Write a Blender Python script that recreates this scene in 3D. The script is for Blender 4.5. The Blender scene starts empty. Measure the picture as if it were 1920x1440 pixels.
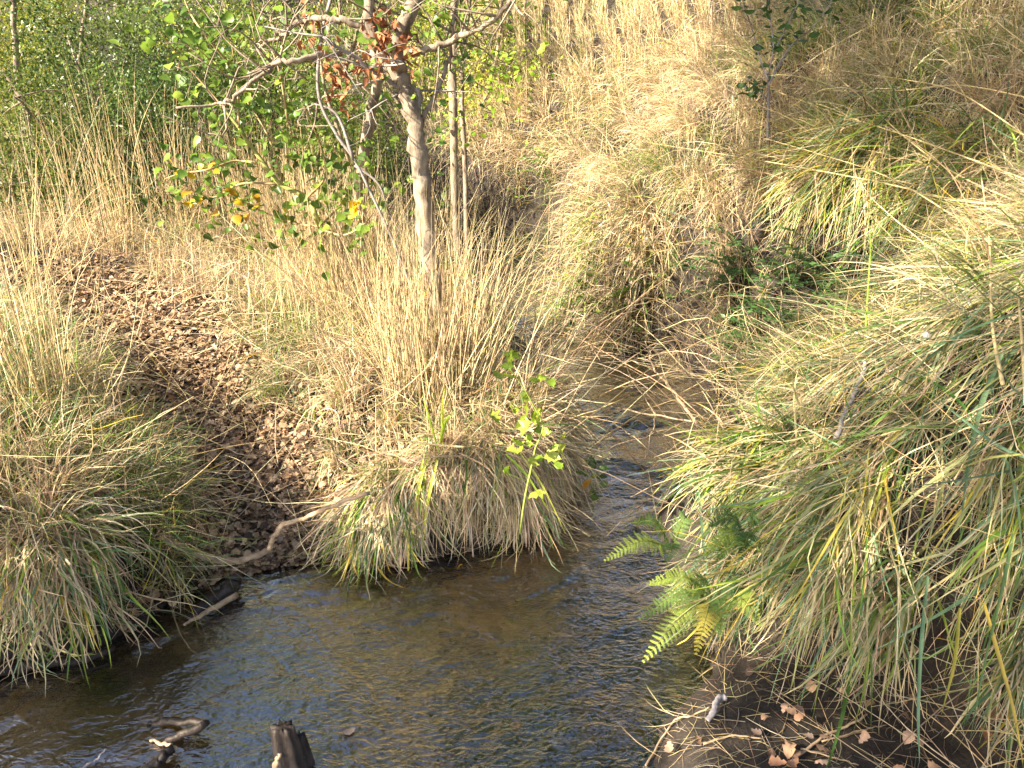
import bpy, math
import numpy as np
from mathutils import Vector

# ------------------------------------------------------------------ camera, sky, sun, exposure
SC = bpy.context.scene
COL = SC.collection
FPX, PITCH, CAMZ = 1455.0, math.radians(22.0), 1.6
cd = bpy.data.cameras.new("camera"); cam = bpy.data.objects.new("camera", cd); COL.objects.link(cam)
cam.location = (0, 0, CAMZ); cam.rotation_euler = (math.pi/2 - PITCH, 0, 0)
cd.sensor_width = 36; cd.lens = FPX/1920*36; cd.clip_start = 0.02; cd.clip_end = 500
SC.camera = cam
SUN = np.array([-0.74, -0.416, 0.53]); SUN /= np.linalg.norm(SUN)
W = bpy.data.worlds.new("World"); SC.world = W; W.use_nodes = True
nt = W.node_tree; sky = nt.nodes.new("ShaderNodeTexSky"); sky.sky_type = 'NISHITA'; sky.sun_disc = False
sky.sun_elevation = math.asin(SUN[2]); sky.sun_rotation = math.atan2(SUN[0], SUN[1]); sky.dust_density = 2.5
bg = nt.nodes["Background"]; nt.links.new(sky.outputs[0], bg.inputs[0]); bg.inputs[1].default_value = 0.09
sl = bpy.data.lights.new("sun", 'SUN'); sl.energy = 5.0; sl.angle = math.radians(0.6); sl.color = (1.0, 0.90, 0.73)
so = bpy.data.objects.new("sun", sl); COL.objects.link(so)
so.rotation_euler = Vector(SUN).to_track_quat('Z', 'Y').to_euler(); so.location = (-20, -12, 15)
SC.view_settings.view_transform = 'Standard'; SC.view_settings.look = 'None'
SC.view_settings.exposure = 2.1; SC.view_settings.gamma = 1.0
SC.render.engine = 'CYCLES'
SC.cycles.max_bounces = 8; SC.cycles.diffuse_bounces = 4; SC.cycles.glossy_bounces = 3
SC.cycles.transparent_max_bounces = 8; SC.cycles.transmission_bounces = 4

# ------------------------------------------------------------------ numpy helpers
def rng(k): return np.random.default_rng(k)
def _hash(ix, iy, s):
    h = (ix.astype(np.int64)*374761393 + iy.astype(np.int64)*668265263 + s*974711) & 0x7fffffff
    h = ((h ^ (h >> 13))*1274126177) & 0x7fffffff
    return ((h ^ (h >> 16)) & 0xffff)/65535.0
def noise(x, y, s=0):
    x = np.asarray(x, float); y = np.asarray(y, float)
    ix = np.floor(x); iy = np.floor(y); fx = x-ix; fy = y-iy
    fx = fx*fx*(3-2*fx); fy = fy*fy*(3-2*fy)
    a = _hash(ix, iy, s); b = _hash(ix+1, iy, s); c = _hash(ix, iy+1, s); d = _hash(ix+1, iy+1, s)
    return (a+(b-a)*fx)*(1-fy) + (c+(d-c)*fx)*fy
def sstep(x, a=0., b=1.):
    t = np.clip((x-a)/(b-a), 0, 1); return t*t*(3-2*t)
cp, sp = math.cos(PITCH), math.sin(PITCH)
def ray(u, v):
    b = (np.asarray(u, float)-960)/FPX; a = (720-np.asarray(v, float))/FPX
    return np.stack([b, cp+a*sp, -sp+a*cp], -1)
def onz(u, v, z=0.0):
    d = ray(u, v); t = (z-CAMZ)/d[..., 2]
    return np.array([0, 0, CAMZ]) + d*t[..., None]
def P(u, v, Y):
    d = ray(u, v); return np.array([0, 0, CAMZ]) + d*(Y/d[1])
def seg_dist(px, py, poly):
    best = np.full(px.shape, 1e9)
    for (x0, y0), (x1, y1) in zip(poly[:-1], poly[1:]):
        dx, dy = x1-x0, y1-y0; L2 = dx*dx+dy*dy+1e-12
        t = np.clip(((px-x0)*dx+(py-y0)*dy)/L2, 0, 1)
        d = np.hypot(px-x0-t*dx, py-y0-t*dy); best = np.minimum(best, d)
    return best
def inside(px, py, poly):
    r = np.zeros(px.shape, bool); n = len(poly)
    for i in range(n):
        x0, y0 = poly[i]; x1, y1 = poly[(i+1) % n]
        if y0 == y1: continue
        c = ((y0 > py) != (y1 > py)) & (px < (x1-x0)*(py-y0)/(y1-y0)+x0)
        r ^= c
    return r
def smooth(pts, n=8):
    pts = np.asarray(pts, float)
    if len(pts) < 3:
        t = np.linspace(0, 1, n+1)[:, None]; return pts[0]+(pts[-1]-pts[0])*t
    p = np.vstack([2*pts[0]-pts[1], pts, 2*pts[-1]-pts[-2]]); out = []
    for i in range(1, len(p)-2):
        for t in np.linspace(0, 1, n, endpoint=False):
            a, b, c, d = p[i-1], p[i], p[i+1], p[i+2]
            out.append(.5*((2*b)+(-a+c)*t+(2*a-5*b+4*c-d)*t*t+(-a+3*b-3*c+d)*t**3))
    out.append(pts[-1]); return np.array(out)

# ------------------------------------------------------------------ the lie of the land
Lpx = [(0,1256),(150,1232),(250,1180),(330,1122),(430,1078),(520,1062),(620,1050),(760,1052),(880,1030),(990,1005),
       (1050,940),(1075,870),(1070,800),(1040,720),(1010,665),(955,625),(925,565),(915,535)]
Rpx = [(1215,1440),(1235,1360),(1320,1280),(1330,1230),(1290,1130),(1250,1040),(1225,980),(1275,890),(1355,820),(1385,775),
       (1310,705),(1270,680),(1180,655),(1120,635),(1065,600),(1050,560),(1045,532)]
Lw = onz(*np.array(Lpx).T)[:, :2].tolist(); Rw = onz(*np.array(Rpx).T)[:, :2].tolist()
Lw = [(-40,-6),(-8,0.6),(-3.2,1.35)] + Lw + [(-.45,6.6),(-1.3,7.3),(-3,8.3),(-6,10),(-12,13),(-40,26)]
Rw = [(-40,-9),(-8,-1.0),(-2,0.1),(0.1,0.75),(0.33,1.15)] + Rw + [(.1,6.9),(-1.0,8.0),(-2.8,9.1),(-5.8,10.8),(-12,14),(-40,27.5)]
WPOLY = Lw + Rw[::-1]
PATH = np.array([onz(540,1060,.0)[:2], onz(480,970,.15)[:2], onz(440,890,.28)[:2], onz(405,790,.34)[:2], onz(350,700,.38)[:2],
                 onz(290,635,.42)[:2], onz(220,575,.45)[:2], onz(150,530,.5)[:2], onz(60,500,.5)[:2]])
def terrain(x, y):
    dL = seg_dist(x, y, Lw); dR = seg_dist(x, y, Rw); ins = inside(x, y, WPOLY)
    dw = np.minimum(dL, dR)
    bed = -0.03 - 0.11*sstep(dw, 0, .35) + .02*(noise(x*5, y*5, 3)-.5)
    lump = (noise(x*1.3, y*1.3, 5)-.5)*.30 + (noise(x*3.3, y*3.3, 6)-.5)*.14 + (noise(x*9, y*9, 7)-.5)*.06 + (noise(x*24, y*24, 8)-.5)*.03
    # right side: shelf of soil close by, steeper bank farther up, then the hill
    far = sstep(y, 3.0, 3.9)
    near_slope = np.clip((x + .8*y - .9)/1.0, 0, 1)
    step = .10 + .52*far
    d2 = np.maximum(dR - .85*(1-sstep(y, 1.15, 2.0)), 0)
    hr = step*sstep(dR, 0, .16+.10*far) + near_slope*((.95-.25*far)*np.minimum(d2, .9) + .56*np.maximum(d2-.9, 0) - .012*np.maximum(d2-4, 0)**2*(d2 < 26)) + .03*sstep(dR, 0, .4)
    hr = hr + lump*sstep(dR, .1, .8)*(.35+.25*sstep(dR, .5, 2.))
    hr = hr - .50*np.exp(-((x-1.6)/.5)**2-((y-3.55)/.45)**2) - .06*sstep(dR, .1, .4)*(1-far)
    # left side: undercut bank, nearly level floor, wooded rise behind
    low = sstep(y, 2.9, 3.9)*np.exp(-(dL/.7)**2)*(x > -1.2)
    hl = (.36-.27*low)*sstep(dL, 0, .10) + .05*np.minimum(dL, 3) + lump*.45*sstep(dL, .05, .5)
    dp = seg_dist(x, y, PATH)
    pm = np.exp(-(dp/.34)**2); yy = np.clip((y-2.2)/2.4, 0, 1)
    hl = hl*(1-pm) + pm*(.02+.42*yy+.25*lump)
    hl = hl + .42*np.maximum(0, -x-4.2-.05*y) + .35*np.maximum(0, y-12)
    h = np.where(dR < dL, hr, hl)
    h = np.where(ins, bed, h)
    return h, np.where(ins, -dw, dw), (dR < dL), dp
def axis(lo, a, b, hi, res):
    mid = np.arange(a, b+1e-6, res); out = [b]; s = res
    while out[-1] < hi: s *= 1.09; out.append(out[-1]+s)
    outl = [a]; s = res
    while outl[-1] > lo: s *= 1.09; outl.append(outl[-1]-s)
    return np.concatenate([np.array(outl[1:])[::-1], mid, np.array(out[1:])])
AX = axis(-60, -3.2, 4.2, 60, .028); AY = axis(-30, .6, 8.4, 80, .028)
GX, GY = np.meshgrid(AX, AY, indexing='ij')
GH, GD, GR, GP = terrain(GX, GY)
def look(A, x, y):
    fx = np.interp(x, AX, np.arange(len(AX))); fy = np.interp(y, AY, np.arange(len(AY)))
    ix = np.clip(fx.astype(int), 0, len(AX)-2); iy = np.clip(fy.astype(int), 0, len(AY)-2); tx = fx-ix; ty = fy-iy
    return (A[ix, iy]*(1-tx)+A[ix+1, iy]*tx)*(1-ty)+(A[ix, iy+1]*(1-tx)+A[ix+1, iy+1]*tx)*ty
def H(x, y): return look(GH, x, y)
GRf = GR.astype(float)
def zone(x, y): return look(GD, x, y), look(GRf, x, y) > .5, look(GP, x, y)
def grad(x, y, e=.12):
    f = lambda a, b: np.maximum(H(a, b), 0)
    return (f(x+e, y)-f(x-e, y))/(2*e), (f(x, y+e)-f(x, y-e))/(2*e)
def G(u, v):
    d = ray(u, v); o = np.array([0, 0, CAMZ]); t = np.linspace(.6, 40, 8000)
    p = o + d*t[:, None]; hh = np.maximum(H(p[:, 0], p[:, 1]), 0)
    k = np.nonzero(p[:, 2] <= hh)[0]
    k = k[0] if len(k) else 7999
    return np.array([p[k, 0], p[k, 1], hh[k]])

# ------------------------------------------------------------------ mesh building
class Buf:
    def __init__(s): s.v = []; s.q = []; s.t = []; s.c = []; s.n = 0
    def add(s, v, q=None, t=None, c=None):
        v = np.asarray(v, float).reshape(-1, 3)
        if q is not None and len(q): s.q.append(np.asarray(q, np.int64).reshape(-1, 4)+s.n)
        if t is not None and len(t): s.t.append(np.asarray(t, np.int64).reshape(-1, 3)+s.n)
        c = np.broadcast_to(np.array([.5, .5, .5]) if c is None else np.asarray(c, float), (len(v), 3))
        s.v.append(v); s.c.append(c); s.n += len(v); return s
    def mesh(s, name, off=(0, 0, 0), smooth=True):
        me = bpy.data.meshes.new(name); v = np.concatenate(s.v)-np.asarray(off)
        q = np.concatenate(s.q) if s.q else np.zeros((0, 4), int); t = np.concatenate(s.t) if s.t else np.zeros((0, 3), int)
        me.vertices.add(len(v)); me.vertices.foreach_set("co", v.astype(np.float32).ravel())
        me.loops.add(q.size+t.size); me.loops.foreach_set("vertex_index", np.concatenate([q.ravel(), t.ravel()]).astype(np.int32))
        me.polygons.add(len(q)+len(t))
        st = np.concatenate([np.arange(len(q))*4, q.size+np.arange(len(t))*3]).astype(np.int32)
        me.polygons.foreach_set("loop_start", st)
        me.polygons.foreach_set("use_smooth", np.full(len(st), smooth))
        me.update(calc_edges=True)
        a = me.attributes.new("Col", 'FLOAT_COLOR', 'POINT')
        c = np.concatenate(s.c); c4 = np.ones((len(c), 4), np.float32); c4[:, :3] = c; a.data.foreach_set("color", c4.ravel())
        return me
ORG = {}
def thing(name, label, cat, loc, group=None):
    o = bpy.data.objects.new(name, None); COL.objects.link(o); o.location = [float(a) for a in loc]; o.empty_display_size = .05
    o['label'] = label; o['category'] = cat
    if group: o['group'] = group
    ORG[o.name] = np.asarray(loc, float); return o
def part(name, buf, mat, parent, label=None, smooth=True):
    org = ORG[parent.name]; o = bpy.data.objects.new(name, buf.mesh(name, org, smooth)); COL.objects.link(o); o.parent = parent
    o.data.materials.append(mat); ORG[o.name] = org
    if label: o['label'] = label
    return o
def single(name, buf, mat, label, cat, loc=None, group=None, smooth=True):
    loc = buf.v[0].reshape(-1, 3)[0] if loc is None else loc
    o = bpy.data.objects.new(name, buf.mesh(name, loc, smooth)); COL.objects.link(o); o.location = [float(a) for a in loc]
    o.data.materials.append(mat); o['label'] = label; o['category'] = cat
    if group: o['group'] = group
    return o
def setting(name, buf, mat, kind='structure', label=None, cat=None):
    o = bpy.data.objects.new(name, buf.mesh(name)); COL.objects.link(o); o.data.materials.append(mat); o['kind'] = kind
    if label: o['label'] = label; o['category'] = cat
    return o
def norm(a): return a/np.maximum(np.linalg.norm(a, axis=-1, keepdims=True), 1e-9)
def sweep(buf, C, Wd, side, col, mode='flat', fold=.25):
    """C (N,S,3) centre lines, Wd (N,S) half widths, side (N,3), col (N,S,3)"""
    N, S, _ = C.shape
    T = np.empty_like(C); T[:, 1:-1] = C[:, 2:]-C[:, :-2]; T[:, 0] = C[:, 1]-C[:, 0]; T[:, -1] = C[:, -1]-C[:, -2]; T = norm(T)
    sd = side[:, None, :] - T*np.sum(T*side[:, None, :], -1, keepdims=True); sd = norm(sd); nn = np.cross(T, sd)
    w = Wd[..., None]
    if mode == 'flat': V = np.stack([C-sd*w, C+sd*w], 2); K = 2
    elif mode == 'fold': V = np.stack([C-sd*w, C-nn*w*fold*2, C+sd*w], 2); K = 3
    else:
        K = 3 if mode == 'tri' else int(mode)
        V = np.stack([C+w*(math.cos(2*math.pi*k/K)*sd+math.sin(2*math.pi*k/K)*nn) for k in range(K)], 2)
    base = np.arange(N*S*K).reshape(N, S, K)
    if mode in ('flat', 'fold'):
        q = np.stack([base[:, :-1, :-1], base[:, :-1, 1:], base[:, 1:, 1:], base[:, 1:, :-1]], -1)
    else:
        nx = np.roll(base, -1, 2); q = np.stack([base[:, :-1], nx[:, :-1], nx[:, 1:], base[:, 1:]], -1)
    buf.add(V, q.reshape(-1, 4), None, np.repeat(col[:, :, None, :], K, 2).reshape(-1, 3))
def grow(roots, az, length, tilt, droop, S=7, power=1.3, wob=0., lift=.006, clamp=True, R=None, jit=0.):
    N = len(roots); ja = jt = np.zeros(N)
    kk = R.integers(1, S, N) if jit else None; C = np.empty((N, S, 3)); C[:, 0] = roots; st = length/(S-1)
    for k in range(1, S):
        s = (k-.5)/(S-1); th = tilt+droop*s**power+jt; a = az+wob*s+ja
        if jit:
            kn = np.where((kk == k) & (R.random(N) < .45), 4., 1.); jt = jt+R.normal(0, jit, N)*kn; ja = ja+R.normal(0, jit, N)*kn; th = th+jt*.5; a = a+ja*.5
        d = np.stack([np.sin(th)*np.cos(a), np.sin(th)*np.sin(a), np.cos(th)], -1)
        p = C[:, k-1]+d*np.asarray(st)[..., None]
        if clamp:
            g = np.maximum(H(p[:, 0], p[:, 1]), 0.0)+lift*(1+k*.3)
            p[:, 2] = np.maximum(p[:, 2], g)
        C[:, k] = p
    return C
def taper(N, S, w, tip=.08, belly=.3):
    s = np.linspace(0, 1, S); f = np.where(s < belly, .65+.35*s/belly, 1-(1-tip)*((s-belly)/(1-belly))**1.6)
    return np.asarray(w)[:, None]*f[None]
PAL = dict(straw=(.62,.49,.25), pale=(.72,.61,.38), tan=(.53,.39,.23), pink=(.56,.40,.27), grey=(.42,.36,.26), brown=(.24,.15,.08),
           green=(.115,.20,.04), lime=(.27,.36,.05), blue=(.15,.235,.12), yellow=(.58,.42,.06), ochre=(.50,.27,.05), dark=(.06,.10,.03), olive=(.22,.23,.08))
def pick(R, N, mix):
    ks = list(mix); w = np.array([mix[k] for k in ks], float); w /= w.sum()
    i = R.choice(len(ks), N, p=w); c = np.array([PAL[k] for k in ks])[i]
    return c*np.exp(R.normal(0, .16, (N, 1)))*np.exp(R.normal(0, .05, (N, 3)))
def blades(buf, R, roots, az, length, width, tilt, droop, mix, S=7, mode='flat', power=1.3, wob=.35, tipmix=None, lift=.006, clamp=True, tip=.08, fold=.25, jit=.07):
    N = len(roots); C = grow(roots, az, length, tilt, droop, S, power, R.normal(0, wob, N), lift, clamp, R, jit)
    c = pick(R, N, mix); c2 = c if tipmix is None else np.where(R.random((N, 1)) < .35, pick(R, N, tipmix), c)
    s = np.linspace(0, 1, S)[None, :, None]**2; col = c[:, None]*(1-s)+c2[:, None]*s
    tw = R.normal(0, .5, N); side = np.stack([-np.sin(az), np.cos(az), np.zeros(N)], -1)*np.cos(tw)[:, None]+np.array([0, 0, 1.])*np.sin(tw)[:, None]
    sweep(buf, C, taper(N, S, np.asarray(width)/2*np.ones(N), tip), side, col, mode, fold)
    return C
def tube(buf, pts, r0, r1, sides=8, n=6, col=(.4,.3,.2), wob=0., R=None, knots=0):
    C = smooth(pts, n); S = len(C); s = np.linspace(0, 1, S); r = r0+(r1-r0)*s
    if R is not None and wob: C = C + R.normal(0, wob, C.shape)*np.minimum(1, s*8)[:, None]; r = r*np.exp(R.normal(0, .06, S))
    T = np.gradient(C, axis=0); T = norm(T); ref = np.array([0, 0, 1.]) if abs(T[0, 2]) < .8 else np.array([1., 0, 0])
    sd = norm(np.cross(T[0], ref)); V = []
    for k in range(S):
        sd = norm(sd-T[k]*np.dot(T[k], sd)); nn = np.cross(T[k], sd)
        for j in range(sides):
            a = 2*math.pi*j/sides; rr = r[k]*(1+(.10*math.sin(3*a+k*.4)+.06*math.sin(5*a-k*.7) if sides >= 8 else 0))
            V.append(C[k]+rr*(math.cos(a)*sd+math.sin(a)*nn))
    b = np.arange(S*sides).reshape(S, sides); nx = np.roll(b, -1, 1)
    q = np.stack([b[:-1], nx[:-1], nx[1:], b[1:]], -1).reshape(-1, 4)
    V += [C[0], C[-1]]
    t = [[S*sides, b[0, (j+1) % sides], b[0, j]] for j in range(sides)]+[[S*sides+1, b[-1, j], b[-1, (j+1) % sides]] for j in range(sides)]
    buf.add(np.array(V), q, t, col); return C
def frame(fwd, up):
    f = norm(fwd); s = norm(np.cross(f, up)); u = np.cross(s, f); return np.stack([s, f, u], -1)   # columns x (side), y (forward), z (up)
def scatter(buf, tv, tt, pos, fwd, up, scale, col, curl=None):
    """bake copies of a template leaf into buf; template lies in xy, forward +y"""
    N = len(pos); M = frame(fwd, up); v = np.broadcast_to(tv, (N,)+tv.shape).copy()
    if curl is not None:
        v[..., 2] += curl[:, 0, None]*v[..., 0]**2*2.2+curl[:, 1, None]*((v[..., 1]-.5)**2-.25)*.9
    V = np.einsum('nij,nkj->nki', M, v*np.asarray(scale)[:, None, None])+pos[:, None, :]
    K = len(tv); t = (np.asarray(tt)[None]+(np.arange(N)*K)[:, None, None]).reshape(-1, 3)
    buf.add(V, None, t, np.repeat(np.asarray(col)[:, None, :], K, 1).reshape(-1, 3))
def outline(half):
    """leaf from half outline [(x,y)..] base to tip (x>=0): midrib + both edges"""
    mid = [(0, y, -.04) for _, y in half]; L = [(-x, y, 0) for x, y in half]; Rr = [(x, y, 0) for x, y in half]
    n = len(half); v = np.array(mid+L+Rr, float); t = []
    for i in range(n-1):
        t += [(i, i+1, n+i+1), (i, n+i+1, n+i), (i, 2*n+i, 2*n+i+1), (i, 2*n+i+1, i+1)]
    return v, np.array(t)
LEAF_OVAL = outline([(0, 0), (.20, .2), (.27, .5), (.18, .8), (0, 1)])
LEAF_POPLAR = outline([(0, 0), (.30, .06), (.42, .28), (.25, .65), (.08, .88), (0, 1)])
LEAF_OAK = outline([(0, 0), (.16, .15), (.12, .27), (.30, .42), (.22, .55), (.33, .72), (.2, .9), (0, 1)])
LEAF_LOBED = outline([(0, 0), (.34, -.10), (.30, .10), (.52, .30), (.30, .42), (.36, .62), (.14, .74), (0, 1)])
LEAF_SMALL = (np.array([(0, 0, 0), (.24, .45, .03), (0, 1, -.03), (-.24, .45, .03)], float), np.array([(0, 1, 2), (0, 2, 3)]))
def rdir(R, N): return norm(R.normal(0, 1, (N, 3)))

# ------------------------------------------------------------------ materials
def new_mat(name):
    m = bpy.data.materials.new(name); m.use_nodes = True; t = m.node_tree; t.nodes.clear()
    out = t.nodes.new("ShaderNodeOutputMaterial"); return m, t, out
def N_(t, typ, **kw):
    n = t.nodes.new(typ)
    for k, v in kw.items():
        if k in n.inputs: n.inputs[k].default_value = v
        else: setattr(n, k, v)
    return n
def attr_col(t, lo=.72, hi=1.22, sc=35.):
    a = N_(t, "ShaderNodeAttribute", attribute_name="Col"); tc = N_(t, "ShaderNodeTexCoord")
    nz = N_(t, "ShaderNodeTexNoise", Scale=sc, Detail=3.0); t.links.new(tc.outputs["Object"], nz.inputs["Vector"])
    mr = N_(t, "ShaderNodeMapRange"); mr.inputs[1].default_value = .3; mr.inputs[2].default_value = .7; mr.inputs[3].default_value = lo; mr.inputs[4].default_value = hi
    t.links.new(nz.outputs[0], mr.inputs[0])
    mx = N_(t, "ShaderNodeMix", data_type='RGBA', blend_type='MULTIPLY'); mx.inputs[0].default_value = 1
    t.links.new(a.outputs[0], mx.inputs[6]); t.links.new(mr.outputs[0], mx.inputs[7]); return mx.outputs[2], tc
def leaf_mat(name, trans=.35, rough=.45, spec=.3, sc=35.):
    m, t, out = new_mat(name); c, tc = attr_col(t, sc=sc)
    p = N_(t, "ShaderNodeBsdfPrincipled", Roughness=rough); p.inputs["Specular IOR Level"].default_value = spec
    tr = N_(t, "ShaderNodeBsdfTranslucent"); mx = N_(t, "ShaderNodeMixShader"); mx.inputs[0].default_value = trans
    t.links.new(c, p.inputs["Base Color"]); t.links.new(c, tr.inputs[0]); t.links.new(p.outputs[0], mx.inputs[1]); t.links.new(tr.outputs[0], mx.inputs[2])
    t.links.new(mx.outputs[0], out.inputs[0]); return m
def bark_mat(name, a, b, sc=30., bump=.5, rough=.85):
    m, t, out = new_mat(name); tc = N_(t, "ShaderNodeTexCoord"); mp = N_(t, "ShaderNodeMapping"); mp.inputs["Scale"].default_value = (1, 1, .28)
    t.links.new(tc.outputs["Object"], mp.inputs[0]); nz = N_(t, "ShaderNodeTexNoise", Scale=sc, Detail=6.0, Roughness=.65); t.links.new(mp.outputs[0], nz.inputs["Vector"])
    n2 = N_(t, "ShaderNodeTexNoise", Scale=sc*.22, Detail=4.0); t.links.new(tc.outputs["Object"], n2.inputs["Vector"])
    ad = N_(t, "ShaderNodeMath", operation='ADD'); t.links.new(nz.outputs[0], ad.inputs[0]); t.links.new(n2.outputs[0], ad.inputs[1])
    r = N_(t, "ShaderNodeValToRGB"); r.color_ramp.elements[0].position = .36; r.color_ramp.elements[1].position = .62
    hf = N_(t, "ShaderNodeMath", operation='MULTIPLY'); hf.inputs[1].default_value = .5; t.links.new(ad.outputs[0], hf.inputs[0])
    r.color_ramp.elements[0].color = (*b, 1); r.color_ramp.elements[1].color = (*a, 1); t.links.new(hf.outputs[0], r.inputs[0])
    p = N_(t, "ShaderNodeBsdfPrincipled", Roughness=rough); p.inputs["Specular IOR Level"].default_value = .25; t.links.new(r.outputs[0], p.inputs["Base Color"])
    bp = N_(t, "ShaderNodeBump", Strength=bump, Distance=.01); t.links.new(hf.outputs[0], bp.inputs["Height"]); t.links.new(bp.outputs[0], p.inputs["Normal"])
    t.links.new(p.outputs[0], out.inputs[0]); return m
M_GRASS = leaf_mat("grass_blade", .30, .5, .25); M_SEDGE = leaf_mat("sedge_blade", .28, .38, .4, 18.)
M_LEAF = leaf_mat("green_leaf", .42, .4, .4, 25.); M_DEAD = leaf_mat("dead_leaf", .12, .7, .2, 45.); M_FERN = leaf_mat("fern_leaf", .4, .5, .25)
M_STEM = leaf_mat("plant_stem", .0, .6, .25)
M_BARK = bark_mat("pale_bark", (.37,.29,.205), (.10,.075,.055), 55., .9); M_GREYBARK = bark_mat("grey_bark", (.34,.30,.27), (.13,.11,.10), 40.)
M_DARKWOOD = bark_mat("wet_dark_wood", (.055,.040,.030), (.010,.008,.007), 45., .9, .4); M_STICK = bark_mat("dry_stick", (.44,.32,.20), (.20,.13,.08), 50.)
M_LICHEN = bark_mat("lichen_stick", (.42,.38,.37), (.20,.17,.16), 60.)
def soil_mat():
    m, t, out = new_mat("soil"); tc = N_(t, "ShaderNodeTexCoord")
    n1 = N_(t, "ShaderNodeTexNoise", Scale=6.0, Detail=8.0, Roughness=.65); n2 = N_(t, "ShaderNodeTexNoise", Scale=70.0, Detail=6.0, Roughness=.7)
    for n in (n1, n2): t.links.new(tc.outputs["Object"], n.inputs["Vector"])
    ad = N_(t, "ShaderNodeMath", operation='ADD'); t.links.new(n1.outputs[0], ad.inputs[0]); t.links.new(n2.outputs[0], ad.inputs[1])
    hf = N_(t, "ShaderNodeMath", operation='MULTIPLY'); hf.inputs[1].default_value = .5; t.links.new(ad.outputs[0], hf.inputs[0])
    r = N_(t, "ShaderNodeValToRGB"); e = r.color_ramp.elements; e[0].position = .34; e[0].color = (.014,.011,.009, 1); e[1].position = .72; e[1].color = (.085,.064,.046, 1)
    k = e.new(.52); k.color = (.036,.027,.020, 1); t.links.new(hf.outputs[0], r.inputs[0])
    p = N_(t, "ShaderNodeBsdfPrincipled", Roughness=.8); p.inputs["Specular IOR Level"].default_value = .3; t.links.new(r.outputs[0], p.inputs["Base Color"])
    bp = N_(t, "ShaderNodeBump", Strength=.9, Distance=.02); t.links.new(hf.outputs[0], bp.inputs["Height"]); t.links.new(bp.outputs[0], p.inputs["Normal"])
    t.links.new(p.outputs[0], out.inputs[0]); return m
def bed_mat():
    m, t, out = new_mat("stream_gravel"); tc = N_(t, "ShaderNodeTexCoord")
    vo = N_(t, "ShaderNodeTexVoronoi", Scale=34.0); t.links.new(tc.outputs["Object"], vo.inputs["Vector"])
    n1 = N_(t, "ShaderNodeTexNoise", Scale=3.2, Detail=7.0, Roughness=.6); t.links.new(tc.outputs["Object"], n1.inputs["Vector"])
    r = N_(t, "ShaderNodeValToRGB"); e = r.color_ramp.elements; e[0].position = .35; e[0].color = (.06,.05,.03, 1); e[1].position = .64; e[1].color = (.55,.34,.11, 1)
    k = e.new(.5); k.color = (.20,.14,.06, 1); t.links.new(n1.outputs[0], r.inputs[0])
    hs = N_(t, "ShaderNodeMix", data_type='RGBA', blend_type='OVERLAY'); hs.inputs[0].default_value = .35
    bw = N_(t, "ShaderNodeSeparateColor"); t.links.new(vo.outputs["Color"], bw.inputs[0])
    t.links.new(r.outputs[0], hs.inputs[6]); t.links.new(bw.outputs[0], hs.inputs[7])
    p = N_(t, "ShaderNodeBsdfPrincipled", Roughness=.7); t.links.new(hs.outputs[2], p.inputs["Base Color"])
    bp = N_(t, "ShaderNodeBump", Strength=.7, Distance=.015); t.links.new(vo.outputs["Distance"], bp.inputs["Height"]); t.links.new(bp.outputs[0], p.inputs["Normal"])
    t.links.new(p.outputs[0], out.inputs[0]); return m
def water_mat():
    m, t, out = new_mat("stream_water"); tc = N_(t, "ShaderNodeTexCoord"); mp = N_(t, "ShaderNodeMapping")
    mp.inputs["Rotation"].default_value = (0, 0, math.radians(-32)); mp.inputs["Scale"].default_value = (1, 1.9, 1)
    t.links.new(tc.outputs["Object"], mp.inputs[0])
    n1 = N_(t, "ShaderNodeTexNoise", Scale=17.0, Detail=1.5, Distortion=1.6); n2 = N_(t, "ShaderNodeTexNoise", Scale=52.0, Detail=1.0, Distortion=1.0)
    for n in (n1, n2): t.links.new(mp.outputs[0], n.inputs["Vector"])
    ml = N_(t, "ShaderNodeMath", operation='MULTIPLY_ADD'); ml.inputs[1].default_value = .35; t.links.new(n2.outputs[0], ml.inputs[0]); t.links.new(n1.outputs[0], ml.inputs[2])
    bp = N_(t, "ShaderNodeBump", Strength=.24, Distance=.03); t.links.new(ml.outputs[0], bp.inputs["Height"])
    fr = N_(t, "ShaderNodeFresnel", IOR=1.36); t.links.new(bp.outputs[0], fr.inputs["Normal"])
    fm = N_(t, "ShaderNodeMath", operation='MULTIPLY_ADD'); fm.inputs[1].default_value = 7.5; fm.inputs[2].default_value = .0; fm.use_clamp = True; t.links.new(fr.outputs[0], fm.inputs[0])
    gl = N_(t, "ShaderNodeBsdfGlossy", Roughness=.04); gl.inputs[0].default_value = (.97,.97,1, 1); t.links.new(bp.outputs[0], gl.inputs["Normal"])
    tr = N_(t, "ShaderNodeBsdfTransparent"); tr.inputs[0].default_value = (.80,.69,.48, 1)
    mx = N_(t, "ShaderNodeMixShader"); t.links.new(fm.outputs[0], mx.inputs[0]); t.links.new(tr.outputs[0], mx.inputs[1]); t.links.new(gl.outputs[0], mx.inputs[2])
    t.links.new(mx.outputs[0], out.inputs[0]); return m
def plain(name, c, rough=.7):
    m, t, out = new_mat(name); cc, tc = attr_col(t, .6, 1.3, 40.)
    p = N_(t, "ShaderNodeBsdfPrincipled", Roughness=rough); t.links.new(cc, p.inputs["Base Color"]); t.links.new(p.outputs[0], out.inputs[0]); return m
M_SOIL, M_BED, M_WATER, M_STONE = soil_mat(), bed_mat(), water_mat(), plain("stone", None, .55)

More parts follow.
